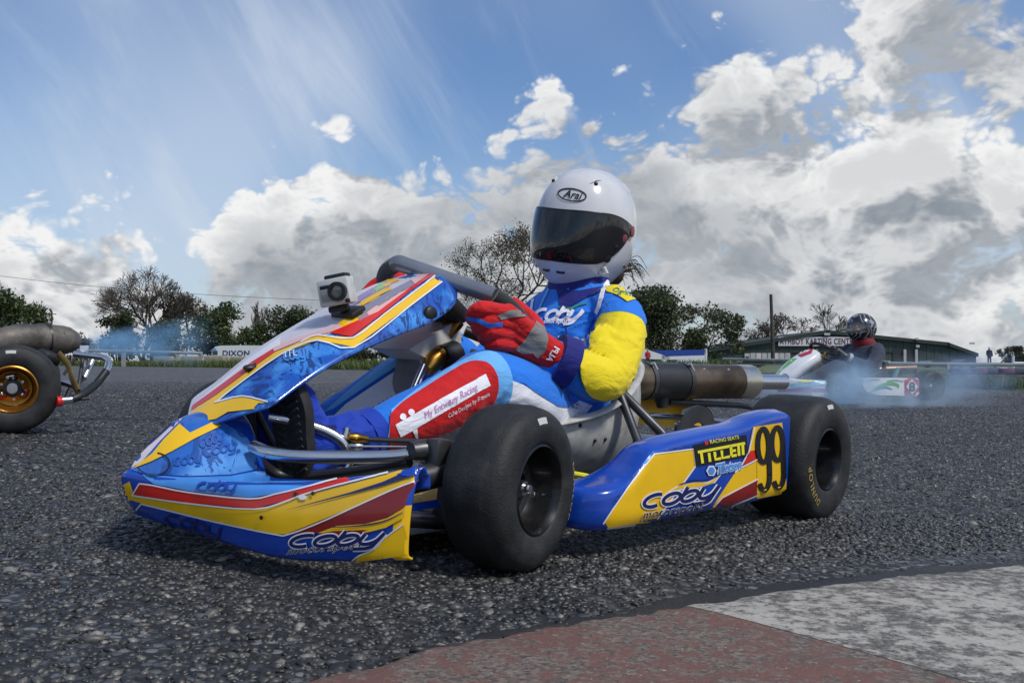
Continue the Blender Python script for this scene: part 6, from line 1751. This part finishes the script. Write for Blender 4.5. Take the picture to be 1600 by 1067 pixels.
# its driver
b = MB()
b.loft([ring(*t_) for t_ in [((.36, 0, .12), .14, .08, .3), ((.34, 0, .16), .175, .11, .3), ((.32, 0, .25), .172, .12, .2), ((.30, 0, .36), .178, .125, .1), ((.295, 0, .44), .19, .115, 0), ((.29, 0, .50), .17, .09, 0), ((.288, 0, .54), .09, .07, 0), ((.288, 0, .58), .06, .06, 0)]])
for s in (1, -1):
    limb(b, [(.29, .165 * s, .49), (.34, .225 * s, .43), (.41, .255 * s, .36), (.46, .25 * s, .335), (.55, .215 * s, .37), (.66, .175 * s, .425)], [.066, .064, .058, .052, .046, .036], 14, 5)
    limb(b, [(.38, .09 * s, .15), (.52, .15 * s, .22), (.70, .19 * s, .31), (.76, .19 * s, .315), (.90, .16 * s, .24), (1.05, .11 * s, .17)], [.095, .088, .070, .066, .056, .042], 14, 5)
drv = fuse(b, 'person', .011, cloth('overalls_dark', (.03, .035, .06)), None, 4, .004, 22)
drv.matrix_world = F3.M @ Matrix.Translation((.07, 0, -.01)) @ Matrix.Diagonal((1.10, 1.15, 1.0, 1))
tag(drv, 'far kart driver in dark overalls, red scarf and grey patterned helmet', 'person', 'kart drivers')
for s in (1, -1):
    g = MB()
    pr0 = (sc8 - np.array([.07, 0, -.01])) / np.array([1.10, 1, 1.0]) + .135 * s * np.array([0, 1, 0]) + np.array([.02, 0, .01])
    for k in range(4): limb(g, [pr0 + np.array([-.03, .012 * s, -.03 + .018 * k]), pr0 + np.array([.012, .02 * s, -.028 + .018 * k]), pr0 + np.array([.035, -.004 * s, -.026 + .018 * k]), pr0 + np.array([.02, -.022 * s, -.026 + .018 * k])], [.013, .013, .012, .011], 8, 3)
    limb(g, [pr0 + np.array([-.03, 0, .02]), pr0 + np.array([.0, -.02 * s, .045])], [.014, .012], 8, 2)
    limb(g, [(.645, .18 * s, .42), pr0 + np.array([-.03, .006 * s, 0])], [.040, .034], 12, 3)
    gv = fuse(g, 'glove', .005, BLACK, drv, 3)
    MB().tube([(.60, .198 * s, .40), (.625, .19 * s, .412)], .048, 14).build('glove_band', GREYW, gv)
    bt = MB(); limb(bt, [(1.06, .11 * s, .13), (1.16, .10 * s, .11), (1.19, .10 * s, .23)], [.045, .042, .034], 12, 4); fuse(bt, 'boot', .008, BLACK, drv, 3)
sc = MB(); sc.loft([ring((.288 + a, 0, z), r1, r2, 0, 22) for a, z, r1, r2 in ((-.01, .515, .115, .095), (-.01, .545, .115, .10), (0, .575, .098, .092), (0, .60, .085, .082))]); sc.build('scarf', cloth('scarf_red', (.16, .006, .012)), drv)
HG = bpy.data.materials.new('helmet_patterned'); HG.use_nodes = True
t = NT(HG.node_tree); P_ = t.n('ShaderNodeTexCoord').outputs['Object']
wv_ = t.n('ShaderNodeTexWave', wave_type='BANDS', i={'Vector': P_, 'Scale': 7.0, 'Distortion': 9.0, 'Detail': 2.0, 'Detail Scale': 1.6}).outputs['Fac']
c_ = t.ramp(wv_, [(.0, (.012, .013, .015)), (.72, (.022, .024, .028)), (.86, (.10, .105, .115)), (.97, (.32, .33, .35))])
t.n('ShaderNodeOutputMaterial', i={0: t.n('ShaderNodeBsdfPrincipled', i={'Base Color': c_, 'Roughness': .25, 'Coat Weight': .4})})
# head with a face behind the open visor
hd = MB(); hc = np.array([.325, 0, .700]); hy = math.radians(12)
Rh = Matrix.Rotation(hy, 3, 'Z')
def hp(x, y, z): return tuple(np.array(Rh @ Vector((x, y, z))) + hc)
hd.ball(hp(0, 0, 0), .092, 20, (1, .82, 1.15), Rh)
hd.tube([hp(.085, 0, .015), hp(.105, 0, -.018), hp(.09, 0, -.026)], [.010, .014, .010], 10)
for s in (-1, 1): hd.ball(hp(.078, .040 * s, -.02), .022, 10)
hd.tube([hp(.080, -.024, -.055), hp(.090, 0, -.053), hp(.080, .024, -.055)], .008, 8)
face = fuse(hd, 'head', .006, SKIN, drv, 2)
for s in (-1, 1):
    MB().ball(hp(.083, .032 * s, .012), .011, 12).build('eye', mat('eye_white', (.7, .7, .7), .2) if s < 0 else MATS['eye_white'], face)
    MB().ball(hp(.0915, .032 * s, .012), .005, 10).build('iris', BLACK, face)
    MB().tube([hp(.084, .016 * s, .034), hp(.087, .032 * s, .038), hp(.078, .048 * s, .033)], .0035, 6).build('eyebrow', MATS['hair_brown'], face)
def helmet_open(parent, c, yaw, m_shell, s):
    Rm = Matrix.Rotation(yaw, 3, 'Z') @ Matrix.Rotation(math.radians(4), 3, 'Y')
    na, ne, E0 = 64, 36, math.radians(-62)
    def sf(a, e, off=0.0):
        x, y, z = math.cos(e) * math.cos(a), math.cos(e) * math.sin(a), math.sin(e)
        X_, Y_, Z_ = x * (.142 + off), y * (.122 + off), z * (.142 + off)
        if Z_ < .03: X_ += max(0, math.cos(a)) ** 1.3 * .022 * min(1, (.03 - Z_) / .08)
        return Rm @ (Vector((X_, Y_, Z_)) * s) + Vector(c)
    V, Fc = [], []
    for i in range(ne + 1):
        for j in range(na): V.append(sf(2 * math.pi * j / na, E0 + (math.pi / 2 - E0) * i / ne))
    def open_(i, j):
        e = math.degrees(E0 + (math.pi / 2 - E0) * (i + .5) / ne); a = math.degrees(2 * math.pi * (j + .5) / na); a = a - 360 if a > 180 else a
        return abs(a) < 66 and -20 + max(0, abs(a) - 40) * .3 < e < 22 - max(0, abs(a) - 40) * .25
    for i in range(ne):
        for j in range(na):
            if not open_(i, j): Fc.append((i * na + j, i * na + (j + 1) % na, (i + 1) * na + (j + 1) % na, (i + 1) * na + j))
    h = mesh('helmet', V, Fc, m_shell, parent)
    md = h.modifiers.new('shell', 'SOLIDIFY'); md.thickness = .02; md.offset = -1
    G_ = [[sf(math.radians(a), math.radians(e), .004) for a in np.linspace(-74, 74, 30)] for e in np.linspace(-20, 24, 9)]
    m = bpy.data.materials.new('visor_clear'); m.use_nodes = True; tt = NT(m.node_tree)
    gl_ = tt.n('ShaderNodeBsdfGlossy', i={'Roughness': .04}); tp = tt.n('ShaderNodeBsdfTransparent', i={0: (.86, .87, .88, 1)})
    tt.n('ShaderNodeOutputMaterial', i={0: tt.n('ShaderNodeMixShader', i={0: .13, 1: tp, 2: gl_})})
    MB().grid(G_).build('visor', m, h)
    return h
helmet_open(drv, tuple(np.array([.305, 0, .705])), hy, HG, .98)

# ================================================================== exhaust smoke
def smoke(name, p0, p1, r0, r1, dens, color, scale, label, seed=0.0, rise=0.0, power=1.3):
    """drifting plume in a closed hull between two points"""
    p0, p1 = np.array(p0), np.array(p1); mid = (p0 + p1) / 2; d = p1 - p0; L = np.linalg.norm(d); d /= L
    pts = [p0 - d * r0 * .3 - mid] + [p0 + (p1 - p0) * k - mid + np.array([0, 0, rise * k * k]) for k in (.15, .4, .7, 1.0)]
    b = MB().tube(pts, [r0, r0 + (r1 - r0) * .35, r0 + (r1 - r0) * .7, r1, r1 * .9], 20, spans=5)
    m = bpy.data.materials.new(name); m.use_nodes = True
    t = NT(m.node_tree)
    P = t.n('ShaderNodeTexCoord').outputs['Object']
    rel_ = t.n('ShaderNodeVectorMath', operation='SUBTRACT', i={0: P, 1: tuple(p0 - mid)}).outputs[0]
    u = t.n('ShaderNodeVectorMath', operation='DOT_PRODUCT', i={0: rel_, 1: tuple(d / L)}).outputs['Value']       # 0..1 along
    u = t.m('MAXIMUM', t.m('MINIMUM', u, 1.0), 0.0)
    ax = t.n('ShaderNodeCombineXYZ', i={0: t.m('MULTIPLY', u, float(d[0] * L)), 1: t.m('MULTIPLY', u, float(d[1] * L)), 2: t.m('MULTIPLY_ADD', t.m('MULTIPLY', u, u), rise, t.m('MULTIPLY', u, float(d[2] * L)))}).outputs[0]
    off = t.n('ShaderNodeVectorMath', operation='SUBTRACT', i={0: rel_, 1: ax}).outputs[0]
    dist = t.n('ShaderNodeVectorMath', operation='LENGTH', i={0: off}).outputs['Value']
    rad = t.m('MULTIPLY_ADD', u, r1 - r0, r0)
    fall = t.smooth(t.m('DIVIDE', dist, rad), .95, .10)
    ends = t.m('MULTIPLY', t.smooth(u, 1.0, .45), 1.0)
    pos = t.n('ShaderNodeVectorMath', operation='ADD', i={0: P, 1: (seed, seed * 1.7, -seed)}).outputs[0]
    nz = t.smooth(t.noise(pos, scale, 4, .6, .6), .36, .68)
    thin = t.m('POWER', t.m('DIVIDE', r0, rad), power)
    den = t.m('MULTIPLY', t.m('MULTIPLY', t.m('MULTIPLY', fall, nz), t.m('MULTIPLY', ends, thin)), dens)
    v = t.n('ShaderNodeVolumePrincipled', i={'Color': col4(color), 'Density': den, 'Anisotropy': .0})
    o_ = t.n('ShaderNodeOutputMaterial'); t.t.links.new(v.outputs[0], o_.inputs['Volume'])
    o = b.build(name, m); o.location = tuple(mid)
    return tag(o, label, 'smoke', 'exhaust smoke', kind='stuff')
smoke('exhaust_smoke', at(133, 536, 3.32), at(335, 534, 3.75), .045, .15, 60, (.36, .66, .95), 13, 'blue exhaust smoke streaming from the left kart tail pipe', 1.3, .0, 1.15)
smoke('exhaust_smoke', at(1325, 612, 8.1), at(1300, 606, 8.2), .42, .42, 8.5, (.45, .70, .96), 4.2, 'blue smoke puff hiding the front wheel of kart 8', 4.1)
smoke('exhaust_smoke', at(1230, 638, 7.4), at(1560, 630, 8.0), .46, .52, 4.6, (.62, .80, .96), 3.0, 'thin pale smoke spread over the track before kart 8', 7.7)
smoke('exhaust_smoke', at(1480, 590, 9.3), at(1590, 583, 10.5), .30, .38, 1.6, (.50, .70, .98), 3.6, 'thin blue smoke trailing behind kart 8', 9.2)
